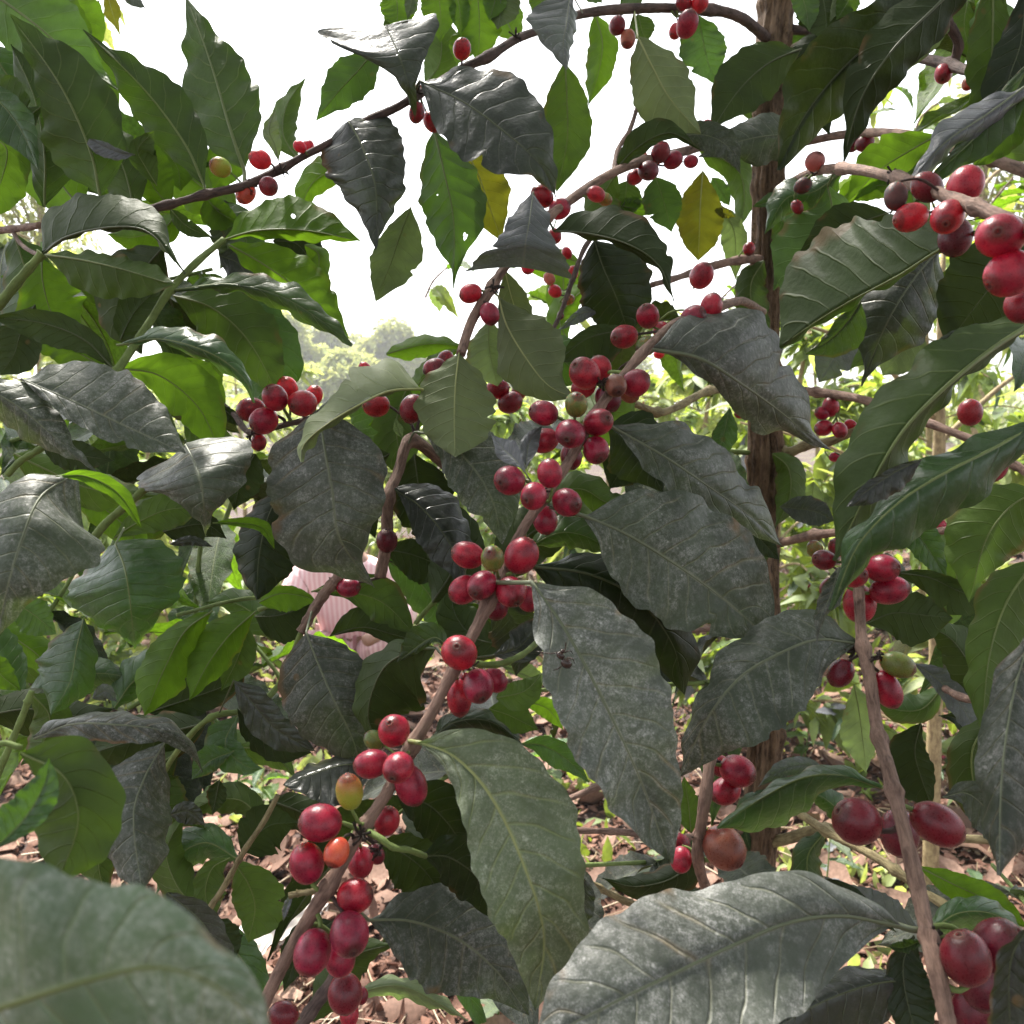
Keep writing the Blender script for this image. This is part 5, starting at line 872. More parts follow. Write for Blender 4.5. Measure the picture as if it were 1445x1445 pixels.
L(M, 'K', [(598, 1207), (635, 1210), (680, 1245), (715, 1310)], 44, 40, [.355, .37, .38])
L(M, 'S', [(412, 1262), (404, 1280), (400, 1300)], 5, 5, [.33])
branch(M, [(668, 936, .355), (700, 938, .36), (735, 925, .37), (760, 905, .40)], 5, 4, TWIGG, name='leaf_stalk')

# ---- filler shoots of both trees, further inside the canopy
GEN = {}
def gleaf(kind, v=0, res=1):
    key = (kind, v, res)
    if key not in GEN: GEN[key] = generic_leaf(kind, 30 if res else 8, 4 if res else 1, 100 + v * 7, fold=[.25, .5, .1, .35][v % 4], droop=[.3, .6, .15, .45][v % 4], wr=[.19, .17, .21, .18][v % 4], rib=bool(res))
    return GEN[key]
def place_leaf(parent, kind, base, dirv, length, roll=0., v=None, res=1, name='leaf'):
    o = bpy.data.objects.new(name, gleaf(kind, random.randrange(4) if v is None else v, res))
    dx = Vector(dirv).normalized(); up = Vector((0, 0, 1)); y = up.cross(dx)
    if y.length < .05: y = Vector((0, 1, 0)).cross(dx)
    y.normalize(); z = dx.cross(y); m = Matrix((dx, y, z)).transposed(); m = m @ Matrix.Rotation(roll, 3, 'X')
    o.rotation_mode = 'QUATERNION'; o.rotation_quaternion = m.to_quaternion(); o.scale = (length,) * 3
    return link(o, parent, base)
def shoot(tree, p0, p1, n, kinds, size=(.10, .14), mat=TWIGG, res=1, r=3.5):
    br = branch(tree, [p0, ((p0[0]+p1[0])/2 + random.uniform(-15, 15), (p0[1]+p1[1])/2, (p0[2]+p1[2])/2), p1], r, r*.7, mat)
    A = Vector(P(*p0)); B_ = Vector(P(*p1)); ax = (B_ - A).normalized(); side0 = ax.cross(Vector((0, 0, 1))).normalized()
    for i_ in range(n):
        b = A.lerp(B_, (i_ + .6) / n)
        for s in (-1, 1):
            dv = side0 * s + ax * random.uniform(.2, .8) + Vector((0, 0, random.uniform(-1.0, .3)))
            place_leaf(br, random.choice(kinds), b, dv, random.uniform(*size), random.uniform(-.7, .7), None, res)
    return br
for p0, p1, n, kd in [((-30, 640, .85), (180, 560, .9), 3, 'KUB'), ((40, 900, .8), (120, 780, .85), 2, 'UKB'), ((300, 700, .8), (230, 560, .85), 3, 'KUK'), ((150, 420, .75), (300, 380, .8), 3, 'KUU'), ((180, 1000, .75), (320, 930, .8), 2, 'UKD'),
                      ((-20, 330, .8), (120, 420, .8), 3, 'BUB'), ((60, 1010, .7), (240, 1030, .75), 2, 'KDK'), ((420, 700, .8), (350, 640, .8), 2, 'KU'), ((-10, 800, .8), (60, 840, .8), 1, 'BU')]:
    shoot(T2, p0, p1, n, kd)
for p0, p1, n, kd in [((1075, 790, .86), (930, 720, .95), 2, 'KUK'), ((1078, 360, .86), (1180, 330, .95), 2, 'KUG'), ((1075, 900, .86), (860, 820, .9), 3, 'KKU'), ((1085, 100, .87), (1230, 60, .95), 2, 'KBU'), ((1075, 640, .86), (760, 620, .8), 3, 'KUK'),
                      ((1078, 470, .88), (860, 430, .95), 3, 'KUB'), ((1075, 960, .86), (620, 980, .7), 3, 'KDU'), ((1075, 1210, .86), (620, 1230, .62), 4, 'KDD'), ((700, 1060, .6), (560, 1150, .55), 2, 'KD')]:
    shoot(T1, p0, p1, n, kd)
for p0, p1, n, kd in [((1460, 520, .8), (1380, 380, .8), 2, 'KUG'), ((1470, 880, .7), (1370, 820, .75), 2, 'KUY'), ((1460, 160, .8), (1380, 60, .85), 2, 'UBK'), ((1470, 1330, .5), (1400, 1220, .6), 1, 'DK')]:
    shoot(T3, p0, p1, n, kd)

# thin leafy sprigs farther up in the sky gaps
for p0, p1, n in [((1200, 200, 1.7), (1262, 112, 1.7), 4), ((1290, 190, 1.8), (1330, 140, 1.8), 3), ((1150, 330, 1.6), (1185, 262, 1.6), 3), ((1010, 430, 1.6), (1040, 400, 1.6), 2), ((770, 470, 1.3), (800, 400, 1.35), 3), ((60, 20, 1.3), (150, -10, 1.3), 3), ((1375, 330, 1.4), (1430, 250, 1.4), 4), ((1260, 60, 1.6), (1310, 10, 1.6), 3), ((600, 420, 1.6), (640, 370, 1.6), 2)]:
    shoot(T1, p0, p1, n, ['P', 'F2', 'F1', 'B'], (.05, .09), TWIG, 1, 1.6)
for p0, p1, n, kd in [((200, 330, .8), (110, 130, .85), 3, 'BGU'), ((-10, 200, .85), (80, 60, .85), 3, 'GBU'), ((1440, 90, .9), (1360, -20, .95), 3, 'UGB'), ((1240, 130, .95), (1130, -20, .95), 2, 'KGU'), ((330, 700, .95), (250, 900, .95), 3, 'GBU'), ((80, 1060, .9), (10, 900, .9), 3, 'GUB'), ((420, 1010, .9), (330, 880, .95), 3, 'GBU'), ((-10, 700, .95), (60, 580, .95), 3, 'BGU')]:
    shoot(T2 if p0[0] < 700 else T3, p0, p1, n, kd)

# ================================================================== dead insect on the centre leaf
ins = thing('insect', 'shrivelled dark brown dead insect stuck on the long dusty centre leaf', 'insect', P(797, 930, .318))
IM = NB('insect_shell'); IM.b.inputs['Base Color'].default_value = (.035, .018, .014, 1); IM.b.inputs['Roughness'].default_value = .25; IM = IM.m
def blob(parent, x, y, d, r, el, ang, name, mat, seed=0):
    c0 = P(x, y, d); k, m = 14, 9; V = []
    for t in np.linspace(.02, math.pi - .02, m):
        for a in np.linspace(0, 2*math.pi, k, endpoint=False):
            q = np.array([math.sin(t)*math.cos(a), math.sin(t)*math.sin(a), el*math.cos(t)])
            q *= 1 + .16 * mnoise.noise(Vector(q * 2.5 + seed)); V.append(q)
    V = np.array(V) * r * d / F; ax = Vector(RT * math.cos(R(ang)) + UP * math.sin(R(ang))).to_track_quat('Z', 'Y').to_matrix()
    V = V @ np.array(ax).T; i, j = np.meshgrid(np.arange(m-1), np.arange(k), indexing='ij'); j2 = (j+1) % k
    Fq = np.stack([i*k+j, (i+1)*k+j, (i+1)*k+j2, i*k+j2], -1).reshape(-1, 4); mobj(name, mesh_from(name, V, Fq, [mat]), parent, c0)
blob(ins, 799, 936, .3185, 7, 1.2, -40, 'abdomen', IM, 3); blob(ins, 791, 925, .319, 5, 1.3, -50, 'thorax', IM, 8); blob(ins, 794, 919, .319, 3, 1., 90, 'head', IM, 5)
for pp in [[(795, 920, .318), (798, 914, .317), (798, 907, .316)], [(797, 921, .318), (804, 918, .316), (808, 922, .318)], [(786, 921, .32), (775, 922, .32), (757, 919, .322)], [(801, 928, .318), (808, 930, .316), (811, 936, .318)], [(792, 940, .319), (787, 944, .318), (781, 946, .321)]]:
    branch(ins, pp, 1.1, .6, IM, name='leg', k=6)

# ================================================================== MID-GROUND
def world_tube(parent, pts, r, mat, name, k=8):
    C = spline(np.array(pts, float), max(8, len(pts)*6)); rr = np.interp(np.linspace(0, 1, len(C)), np.linspace(0, 1, len(r)), r)
    V, Q, T_ = tube(C, rr, k, 1 + rng.normal(size=(len(C), k)) * .04); return mobj(name, tri_quads(V - C[0], Q, T_, name, [mat]), parent, C[0])
def scatter_foliage(parent, name, pos, dirs, sizes, mat, rs, label=None):
    """many small folded leaves joined into one mesh"""
    n = len(pos); us = np.array([0, .25, .6, 1.]); wd = np.array([0, .19, .17, 0])
    d = dirs / np.linalg.norm(dirs, axis=1)[:, None]; up = rs.normal(size=(n, 3)) * .45 + [0, 0, 1]; s = np.cross(d, up); s /= np.linalg.norm(s, axis=1)[:, None]; nn = np.cross(s, d)
    dr = rs.uniform(.05, .5, n); V = np.empty((n, 4, 3, 3)); 
    for i_ in range(4):
        c = pos + d * (us[i_]*sizes)[:, None] - np.array([0, 0, 1]) * (dr*us[i_]**2*sizes*.7)[:, None]
        for j_, v_ in enumerate((-1, 0, 1)): V[:, i_, j_] = c + s * (v_*wd[i_]*sizes)[:, None] + nn * (abs(v_)*wd[i_]*sizes*.35)[:, None]
    q = [[i_*3+j_, (i_+1)*3+j_, (i_+1)*3+j_+1, i_*3+j_+1] for i_ in range(3) for j_ in range(2)]
    Fq = (np.array(q)[None] + (np.arange(n)*12)[:, None, None]).reshape(-1, 4)
    uv = np.array([[u_, v_] for u_ in us for v_ in (0, .5, 1)]); uv = np.tile(uv, (n, 1))
    me = mesh_from(name, V.reshape(-1, 3), Fq, [mat], uv); o = mobj(name, me, parent); o.location -= (WORLD_O[parent.name] if parent else Vector()); o.location += (WORLD_O[parent.name] if parent else Vector())
    if parent: o.location = -WORLD_O[parent.name]
    o['kind'] = 'stuff'
    if label: o['label'] = label
    return o
def shrub(x, y, h, w_, nind, nbulk, kinds, label, seed, cherries=0, group='coffee shrubs behind', stems=1):
    rs = np.random.default_rng(seed); random.seed(seed)
    t = thing('coffee_shrub', label, 'coffee shrub', (x, y, 0), group)
    tips = []; brs = []
    for s in range(stems):
        ox = rs.normal(0, .08); top = (x + ox*2 + rs.normal(0, .1), y + rs.normal(0, .1), h*.95)
        world_tube(t, [(x+ox, y, -.02), (x+ox*1.3, y, h*.5), top], [.022, .018, .008], FARB, 'trunk')
        nb = int(h * 9)
        for i_ in range(nb):
            z = .12 + (h - .15) * (i_ + .5) / nb; a = i_ * 2.4 + seed; ln = w_ * (1.05 - .6 * z / h) * rs.uniform(.75, 1.15)
            b0 = np.array([x + ox*1.3, y, z]); dv = np.array([math.cos(a), math.sin(a), .25]); b1 = b0 + dv*ln*.5; b2 = b0 + np.array([dv[0], dv[1], 0])*ln
            brs.append((world_tube(t, [b0, b1, b2], [.006, .003], FARB, 'branch', 6), b0, b1, b2))
    per = max(1, nind // len(brs)); 
    for o, b0, b1, b2 in brs:
        for q in np.linspace(.3, 1, per):
            base = b0*(1-q)**2 + 2*q*(1-q)*b1 + q*q*b2; dv = rs.normal(0, .6, 3); dv[:2] += (b2-b0)[:2]*1.2; dv[2] -= .25
            place_leaf(o, kinds[rs.integers(len(kinds))], base, dv, rs.uniform(.10, .16), rs.uniform(-.6, .6), None, 0)
    if cherries:
        for _ in range(cherries):
            o, b0, b1, b2 = brs[rs.integers(len(brs))]; q = rs.uniform(.3, .9); base = b0*(1-q)**2 + 2*q*(1-q)*b1 + q*q*b2 + rs.normal(0, .012, 3)
            if ('r', 0, 1.2) not in CH: CH[('r', 0, 1.2)] = cherry_mesh(3, CM['r'], 1.18)
            c = bpy.data.objects.new('cherry', CH[('r', 0, 1.2)]); c.scale = (.0075,)*3; c.rotation_euler = rs.uniform(0, 3, 3); link(c, o, base)
    if nbulk:
        bi = rs.integers(len(brs), size=nbulk); q = rs.uniform(.15, 1.05, nbulk)[:, None]
        B0 = np.array([b[1] for b in brs])[bi]; B1 = np.array([b[2] for b in brs])[bi]; B2_ = np.array([b[3] for b in brs])[bi]
        pos = B0*(1-q)**2 + 2*q*(1-q)*B1 + q*q*B2_ + rs.normal(0, .03, (nbulk, 3)); dv = rs.normal(0, .6, (nbulk, 3)) + (B2_-B0) * [1, 1, 0] - [0, 0, .3]
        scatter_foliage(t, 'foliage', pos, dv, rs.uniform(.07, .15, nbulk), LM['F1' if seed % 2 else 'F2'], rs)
    return t
SPEC = [  # x, y, h, w
 (-1.35, 3.7, 1.0, .5, 110, 300, 'PFGS', 'small coffee shrub with pale leaves behind the left green shoots'),
 (-2.15, 3.3, 1.25, .6, 130, 500, 'PFGB', 'coffee shrub with bright leaves at the left edge'),
 (.35, 4.3, .75, .4, 70, 200, 'PFG', 'knee-high coffee shrub glimpsed just left of the ridged trunk'),
 (1.0, 3.4, 1.75, .75, 160, 900, 'PFGS', 'coffee shrub with pale twiggy stem just right of the ridged trunk'),
 (1.9, 3.0, 2.0, .8, 160, 1100, 'PFGB', 'sunlit coffee shrub at the right edge behind the wine-red cherries'),
 (2.3, 4.8, 2.3, 1.0, 60, 1700, 'FPG', 'tall coffee shrub farther back on the right, behind the nearer two'),
 (1.2, 5.4, 1.9, 1.0, 60, 1700, 'FGP', 'bright coffee shrub straight behind the ridged trunk'),
 (.15, 5.9, 1.35, .9, 60, 1500, 'FGP', 'low yellow-green coffee shrub below the distant trees'),
 (-1.0, 6.4, 1.3, .95, 40, 1500, 'FG', 'low coffee shrub behind the crouching person'),
 (-2.0, 4.4, 1.3, .8, 100, 1200, 'FGP', 'coffee shrub in the left background with loose branches'),
 (-2.9, 5.4, 2.4, 1.0, 40, 1600, 'FP', 'tall pale coffee shrub against the sky at the far left'),
 (.9, 7.8, 1.7, 1.3, 0, 2200, 'F', 'coffee shrub of the far row, right of the middle'),
 (-.4, 8.6, 1.5, 1.3, 0, 2200, 'F', 'coffee shrub of the far row, left of the middle'),
 (2.6, 7.6, 2.2, 1.3, 0, 2200, 'F', 'coffee shrub of the far row at the right'),
 (-2.4, 8.2, 1.7, 1.3, 0, 2200, 'F', 'coffee shrub of the far row at the left'),
]
for i, (x, y, h, w_, ni, nb_, kd, lab) in enumerate(SPEC):
    shrub(x, y, h, w_, ni, nb_, [dict(F='F1').get(q, q) for q in kd], lab, 40 + i, cherries=26 if ni > 50 else 0)
# pale trunk seen at the right
px = thing('slender_tree', 'slender tree with pale tan stem between the right-hand leaves', 'tree', (1.1, 2.25, 0))
world_tube(px, [(1.13, 2.25, -.03), (1.11, 2.25, .6), (1.08, 2.24, 1.2), (1.07, 2.25, 1.5), (1.06, 2.24, 1.72)], [.022, .019, .018, .014, .006], FARB, 'trunk', 14)
for a, z in [(0.4, 1.25), (2.6, 1.45), (-.7, 1.6), (.9, 1.75), (2.9, 1.05), (3.6, 1.3)]:
    b = (1.08, 2.25, z); e = (1.08 + math.cos(a)*.5, 2.25 + math.sin(a)*.3, z + .25); br = world_tube(px, [b, ((b[0]+e[0])/2, (b[1]+e[1])/2, z+.18), e], [.008, .003], FARB, 'branch', 6)
    for q in np.linspace(.4, 1, 4): place_leaf(br, random.choice(['F1', 'P', 'B', 'F2']), (b[0]+(e[0]-b[0])*q, b[1]+(e[1]-b[1])*q, z+.22*q), (rng.normal(), rng.normal(), -.3), random.uniform(.07, .12), 0, None, 0)

# young plants and weeds on the ground
def seedling(px_, py_, h, n, kinds, label, size, group='young plants on the mulch'):
    x, y = ground_pt(px_, py_); t = thing('seedling', label, 'plant', (x, y, float(gh(x, y))), group)
    z0 = float(gh(x, y)); st = world_tube(t, [(x, y, z0 - .01), (x + .01, y, z0 + h*.6), (x + .015, y + .01, z0 + h)], [.003, .0022, .0015], TWIGG, 'stem', 6)
    for i_ in range(n):
        a = i_ * 1.57 + (i_ // 2) * .9 + px_; place_leaf(t, random.choice(kinds), (x + .01, y, z0 + h * (.35 + .65 * i_ / max(1, n-1))), (math.cos(a), math.sin(a), .25), size * random.uniform(.8, 1.15), 0, None, 1)
seedling(368, 1175, .22, 8, 'BG', 'young green seedling on the mulch left of the lower cherries', .10)
seedling(335, 1140, .16, 6, 'BP', 'small bright seedling behind the green stem at lower left', .09)
seedling(1135, 1065, .20, 10, 'GBP', 'young coffee seedling on the mulch right of the ridged trunk', .13)
seedling(1160, 1290, .20, 8, 'PGS', 'seedling with pale leaves at the foot of the trunk', .09)
seedling(1310, 1105, .20, 8, 'GPS', 'seedling with broad pale leaves beside the right branch', .10)
seedling(1370, 1340, .16, 8, 'PSG', 'low pale seedling near the right cherries', .09)
seedling(770, 1120, .22, 8, 'GUB', 'seedling half hidden behind the long dusty leaf', .11)
seedling(600, 905, .30, 10, 'GPB', 'leafy young plant in the gap beside the pink shirt', .16)
seedling(640, 860, .35, 10, 'BPG', 'taller young plant between pink shirt and red cherries', .16)
seedling(405, 1400, .10, 6, 'BP', 'tiny seedling beside the white bag', .06)
seedling(60, 985, .25, 8, 'GP', 'young plant at the left edge on the mulch', .13)
seedling(300, 990, .35, 10, 'PBS', 'young plant with whitish leaves left of the grey hanging leaf', .14)
seedling(700, 1440, .12, 6, 'GP', 'low seedling at the bottom edge under the dark leaf', .08)
def patch(name, cx, cy, rad, n, hmin, hmax, label, mat, seed):
    rs = np.random.default_rng(seed); x0, y0 = ground_pt(cx, cy); a = rs.uniform(0, 6.28, n); r_ = rad * np.sqrt(rs.random(n)); x = x0 + np.cos(a)*r_; y = y0 + np.sin(a)*r_*1.4
    pos = np.stack([x, y, gh(x, y) + .005], 1); dv = np.stack([rs.normal(0, .5, n), rs.normal(0, .5, n), rs.uniform(.5, 1.2, n)], 1)
    o = scatter_foliage(None, name, pos, dv, rs.uniform(hmin, hmax, n), mat, rs, label); o['category'] = 'weeds'
for i, (cx, cy, rad, n) in enumerate([(390, 1110, .25, 160), (640, 890, .6, 500), (560, 860, .7, 500), (860, 1150, .25, 120), (1170, 1230, .2, 90), (1150, 980, .8, 500), (300, 930, .7, 500), (80, 940, .6, 350), (860, 930, .8, 400), (1330, 930, .8, 400), (1250, 1370, .15, 70), (980, 900, .9, 400), (450, 900, .8, 300)]):
    patch('weeds', cx, cy, rad, n, .03, .10, 'low green weeds sprouting through the mulch', LM['F1' if i % 2 else 'F2'], 70 + i)

# ================================================================== crumpled white bag on the ground
x, y = ground_pt(385, 1325); bagm = NB('plastic_white'); bagm.b.inputs['Base Color'].default_value = (.34, .31, .28, 1); bagm.b.inputs['Roughness'].default_value = .45; bagm = bagm.m
n = 40; uu, vv = np.meshgrid(np.linspace(-1, 1, n), np.linspace(-1, 1, n), indexing='ij')
X = uu * .062 + .012*np.sin(vv*4); Y = vv * .15 + .02*np.sin(uu*3); Z = .055 * np.cos(uu*1.4) * np.cos(vv*1.3) 
for a_ in range(n):
    for b_ in range(n): Z[a_, b_] += .03 * abs(mnoise.noise(Vector((uu[a_, b_]*1.6, vv[a_, b_]*2.2, 5)))) + .008*mnoise.noise(Vector((uu[a_, b_]*5, vv[a_, b_]*6, 2)))
i, j = np.meshgrid(np.arange(n-1), np.arange(n-1), indexing='ij'); b = i*n+j
top = np.stack([X*math.cos(-.5) - Y*math.sin(-.5), X*math.sin(-.5) + Y*math.cos(-.5), np.maximum(Z, .01)], -1).reshape(-1, 3); bot = top * [1.04, 1.04, 0]
Fq = np.stack([b, b+n, b+n+1, b+1], -1).reshape(-1, 4); edge = [a_*n for a_ in range(n)] + [(n-1)*n + a_ for a_ in range(1, n)] + [a_*n + n-1 for a_ in range(n-2, -1, -1)] + [a_ for a_ in range(n-2, 0, -1)]
side = np.array([[edge[q], edge[(q+1) % len(edge)], edge[(q+1) % len(edge)] + n*n, edge[q] + n*n] for q in range(len(edge))])
bag = mobj('plastic_bag', mesh_from('plastic_bag', np.vstack([top, bot]), np.vstack([Fq, Fq[:, ::-1] + n*n, side]), [bagm]), None, (x, y, float(gh(x, y)) + .015))
bag['label'] = 'crumpled off-white plastic bag lying on the mulch'; bag['category'] = 'bag'

# ================================================================== person crouching
def flat(name, c, rough=.8, stripes=None):
    k = NB(name); tc = k.n('ShaderNodeTexCoord'); col = c
    if stripes:
        wv = k.n('ShaderNodeTexWave'); k.put(wv.inputs['Vector'], tc.outputs['Object']); wv.bands_direction = 'X'; wv.inputs['Scale'].default_value = 14; wv.inputs['Distortion'].default_value = 1.5
        col = k.mix(k.ss(wv.outputs['Fac'], .35, .65), c, stripes)
    k.put(k.b.inputs['Base Color'], col); k.b.inputs['Roughness'].default_value = rough
    k.put(k.b.inputs['Normal'], k.bump(k.noise(tc.outputs['Object'], 9, 3), .5, .02)); return k.m
SK = flat('skin', (.22, .12, .08), .5); SH = flat('shirt_cloth', (.66, .40, .41), .8, (.74, .55, .55)); TR = flat('trouser_cloth', (.50, .30, .31), .8, (.62, .45, .45)); HA = flat('hair_black', (.02, .017, .015))
PXX, PYY = -.72, 3.9
per = thing('person', 'person in pale pink striped clothes crouching between the rows', 'person', (PXX, PYY, 0))
def skinned(name, verts, edges, radii, mat, sub=2):
    me = bpy.data.meshes.new(name); O = Vector((PXX, PYY, 0)); me.from_pydata([Vector(v) for v in verts], edges, []); o = bpy.data.objects.new(name, me); link(o, per, O)
    m = o.modifiers.new('skin', 'SKIN'); m.use_smooth_shade = True
    for i_, r_ in enumerate(radii):
        me.skin_vertices[0].data[i_].radius = (r_, r_) if not isinstance(r_, tuple) else r_
        me.skin_vertices[0].data[i_].use_root = i_ == 0
    s = o.modifiers.new('sub', 'SUBSURF'); s.levels = sub; s.render_levels = sub; me.materials.append(mat); return o
def mk(name, verts, edges, radii, mat):
    me = bpy.data.meshes.new(name); me.from_pydata(verts, edges, []); o = bpy.data.objects.new(name, me); COL.objects.link(o)
    bpy.context.view_layer.objects.active = o; o.modifiers.new('skin', 'SKIN')   # adds the skin layer
    if not me.skin_vertices:
        with bpy.context.temp_override(object=o, active_object=o): bpy.ops.mesh.customdata_skin_add()
    COL.objects.unlink(o); bpy.data.objects.remove(o)
    return skinned_from(me, name, radii, mat)
def skinned_from(me, name, radii, mat):
    o = bpy.data.objects.new(name, me); link(o, per, (PXX, PYY, 0)); m = o.modifiers.new('skin', 'SKIN'); m.use_smooth_shade = True
    for i_, r_ in enumerate(radii):
        sv = me.skin_vertices[0].data[i_]; sv.radius = r_ if isinstance(r_, tuple) else (r_, r_); sv.use_root = i_ == 0
    s = o.modifiers.new('sub', 'SUBSURF'); s.levels = 2; s.render_levels = 2; me.materials.append(mat); return o
# body (skin): pelvis, chest, neck, head, arms, legs in one surface
bv = [(0, .1, .22), (0, .03, .42), (0, -.05, .62), (0, -.08, .70), (0, -.10, .80), (0, -.11, .88),
      (.17, -.05, .60), (.24, -.16, .42), (.16, -.34, .40), (.12, -.40, .39), (-.17, -.05, .60), (-.24, -.16, .42), (-.14, -.34, .38), (-.10, -.40, .37),
      (.1, .05, .2), (.19, -.26, .36), (.15, -.02, .07), (.15, -.14, .03), (-.1, .05, .2), (-.19, -.26, .36), (-.15, -.02, .07), (-.15, -.14, .03)]
be = [(0, 1), (1, 2), (2, 3), (3, 4), (4, 5), (2, 6), (6, 7), (7, 8), (8, 9), (2, 10), (10, 11), (11, 12), (12, 13), (0, 14), (14, 15), (15, 16), (16, 17), (0, 18), (18, 19), (19, 20), (20, 21)]
br_ = [(.14, .12), (.13, .11), (.13, .1), .055, (.075, .09), (.07, .08), .055, .04, .03, .032, .055, .04, .03, .032, .085, .065, .042, .04, .085, .065, .042, .04]
mk('body', bv, be, br_, SK)
sv_ = [(0, .11, .24), (0, .04, .42), (0, -.05, .62), (0, -.075, .67), (.2, -.05, .60), (.26, -.15, .44), (.20, -.26, .41), (-.2, -.05, .60), (-.26, -.15, .44), (-.20, -.26, .41)]
mk('shirt', sv_, [(0, 1), (1, 2), (2, 3), (2, 4), (4, 5), (5, 6), (2, 7), (7, 8), (8, 9)], [(.17, .15), (.17, .14), (.16, .13), .075, .085, .065, .06, .085, .065, .06], SH)
tv_ = [(0, .12, .2), (.1, .04, .2), (.19, -.26, .36), (.15, -.03, .10), (-.1, .04, .2), (-.19, -.26, .36), (-.15, -.03, .10)]
mk('trousers', tv_, [(0, 1), (1, 2), (2, 3), (0, 4), (4, 5), (5, 6)], [(.15, .13), .11, .085, .06, .11, .085, .06], TR)
hv = [(0, -.09, .86), (0, -.09, .93), (0, -.03, .88)]
mk('hair', hv, [(0, 1), (0, 2)], [(.078, .085), .06, .06], HA)

# ---- unseen crown leaves added above the frame to shade the foreground
rs = np.random.default_rng(77)
def shade_crown(tree, x0, x1, n, sd):
    rs = np.random.default_rng(sd); m = 0
    for q in range(14):
        bx = rs.uniform(x0, x1); by = rs.uniform(-.3, 1.3); z0 = CAM_Z + .5*by + .3
        world_tube(tree, [(bx, by, z0), (bx + rs.normal(0, .25), by + rs.normal(0, .25), z0 + .15), (bx + rs.normal(0, .4), by + .3, z0 + .25)], [.006, .003], TWIG, 'branch', 6)
    y = rs.uniform(-.9, 1.9, n); x = rs.uniform(x0, x1, n); z = CAM_Z + .56 * np.maximum(y, -.1) + .20 + .55 * rs.random(n)
    scatter_foliage(tree, 'foliage', np.stack([x, y, z], 1), rs.normal(0, .7, (n, 3)) * [1, 1, .4], rs.uniform(.11, .16, n), LM['U'], rs)
shade_crown(T1, -.35, .75, 750, 1); shade_crown(T2, -1.2, -.35, 560, 2); shade_crown(T3, .75, 1.3, 400, 3)

# ================================================================== DISTANT TREES
def far_tree(x, y, h, cr, n, label, seed, mat, lf=.28, group='trees on the skyline'):
    rs = np.random.default_rng(seed); t = thing('tall_tree', label, 'tree', (x, y, 0), group)
    world_tube(t, [(x, y, -.2), (x+.1, y, h*.4), (x, y, h*.92)], [h*.018, h*.013, h*.004], FARB, 'trunk', 8)
    cl = []
    for i_ in range(16):
        z = h * rs.uniform(.35, .98); a = rs.uniform(0, 6.28); q = cr * rs.uniform(.2, .9) * math.sin(math.pi * min(1, (z/h - .2) / .85) ** .8 + .15); c = np.array([x + math.cos(a)*q, y + math.sin(a)*q, z]); cl.append((c, cr * rs.uniform(.25, .45)))
        world_tube(t, [(x, y, z*.75), (x + math.cos(a)*q*.5, y + math.sin(a)*q*.5, z*.92), c], [h*.005, h*.002], FARB, 'branch', 5)
    ci = rs.integers(len(cl), size=n); v = rs.normal(size=(n, 3)); v /= np.linalg.norm(v, axis=1)[:, None]; rad = np.array([c[1] for c in cl])[ci] * rs.random(n) ** .4
    pos = np.array([c[0] for c in cl])[ci] + v * rad[:, None] * [1, 1, .75]; dv = v + rs.normal(0, .6, (n, 3)) - [0, 0, .4]
    o = scatter_foliage(t, 'crown', pos, dv, rs.uniform(lf*.6, lf*1.3, n), mat, rs); 
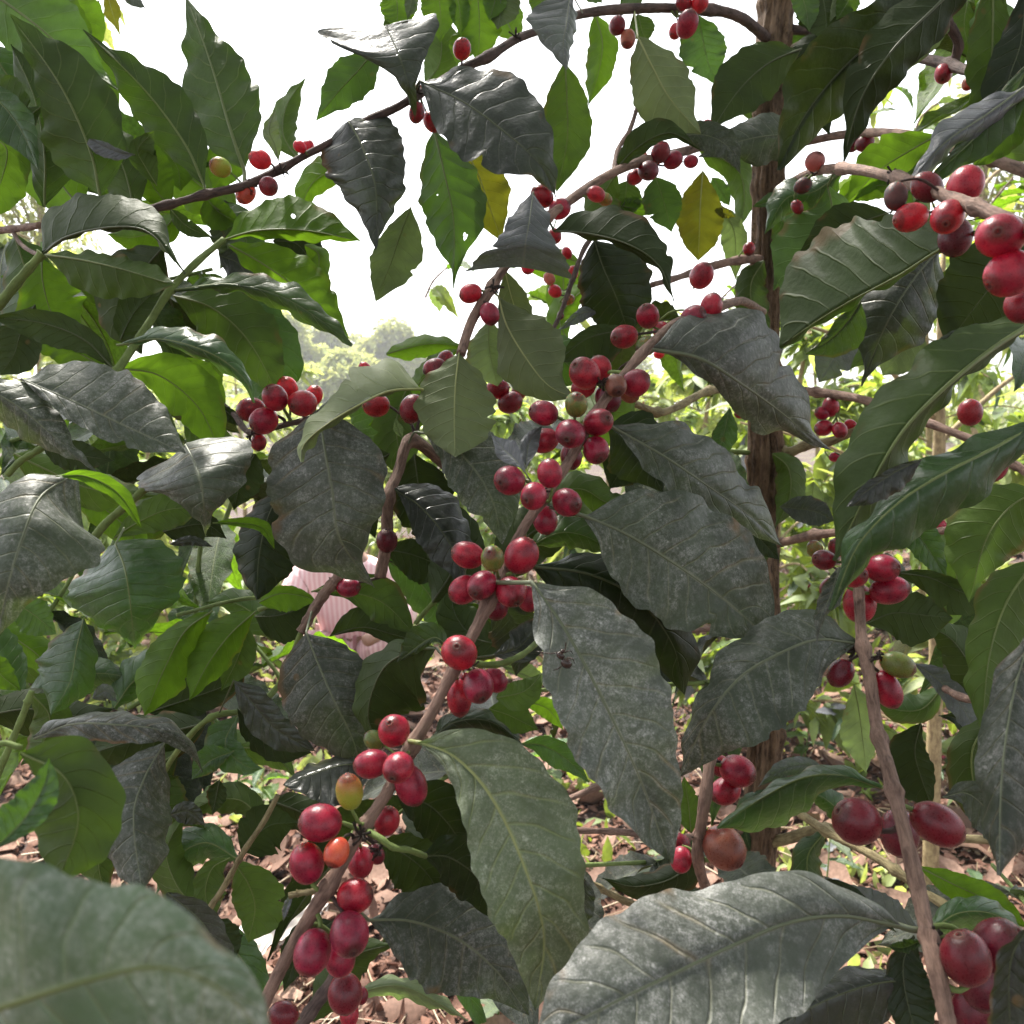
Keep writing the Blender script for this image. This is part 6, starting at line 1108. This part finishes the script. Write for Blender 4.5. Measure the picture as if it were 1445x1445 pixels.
for i, (px_, dist, topy, cr, lab) in enumerate([(405, 52, 448, 2.6, 'airy tall tree at the left of the skyline'), (455, 60, 470, 3.0, 'broad pale tree second from the left on the skyline'), (512, 66, 460, 2.8, 'rounded tall tree in the middle of the skyline'), (550, 58, 463, 3.0, 'rounded bright tree at the right of the skyline'), (482, 46, 505, 2.6, 'lower bushy tree in front of the skyline trees'), (600, 60, 500, 3.4, 'low tree right of the skyline group, behind the leaves'), (350, 55, 470, 3.2, 'tree behind the left leaves on the skyline'),
        (700, 60, 510, 3.6, 'low tree hidden behind the central leaves'), (860, 56, 500, 3.6, 'tree glimpsed through the gap left of the trunk')]):
    X = (px_ - 722.5) / F * dist; H = CAM_Z + (569 - topy) / F * dist
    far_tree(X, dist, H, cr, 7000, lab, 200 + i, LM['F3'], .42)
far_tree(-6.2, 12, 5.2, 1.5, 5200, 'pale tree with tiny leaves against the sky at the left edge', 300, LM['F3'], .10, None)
far_tree(4.6, 9.0, 4.3, 1.3, 2400, 'sparse small-leaved tree against the sky at the upper right', 301, LM['F3'], .10, None)
# distant hedge row closing the horizon
rs = np.random.default_rng(5); n = 24000; x = rs.uniform(-45, 45, n); y = 32 + rs.normal(0, 2.5, n); hh = 1.9 + .7*np.sin(x*.35) + .4*np.sin(x*1.1); z = rs.random(n) ** .7 * hh
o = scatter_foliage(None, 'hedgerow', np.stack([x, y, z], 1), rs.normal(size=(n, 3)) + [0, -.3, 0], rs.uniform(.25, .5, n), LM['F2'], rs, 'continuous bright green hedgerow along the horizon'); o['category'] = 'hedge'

# ================================================================== GLARE VEIL
hz = NB('glare_air'); hz.t.nodes.remove(hz.b); vol = hz.n('ShaderNodeVolumePrincipled'); vol.inputs['Color'].default_value = (.93, .95, 1, 1); vol.inputs['Density'].default_value = .002; vol.inputs['Anisotropy'].default_value = .3  # thin volume added to wash out the far trees, standing in for glare
hz.t.links.new(vol.outputs[0], hz.out.inputs['Volume'])
bv_ = [(x, y, z) for x in (-460, 460) for y in (-60, 660) for z in (-1.2, 12.5)]
me = bpy.data.meshes.new('glare_veil'); me.from_pydata(bv_, [], [(0, 1, 3, 2), (4, 6, 7, 5), (0, 4, 5, 1), (2, 3, 7, 6), (0, 2, 6, 4), (1, 5, 7, 3)]); me.materials.append(hz.m)
o = mobj('glare_veil', me); o['kind'] = 'stuff'; o['label'] = 'thin bright air volume added to pale the distance like overexposure glare'; o['category'] = 'glare_veil'
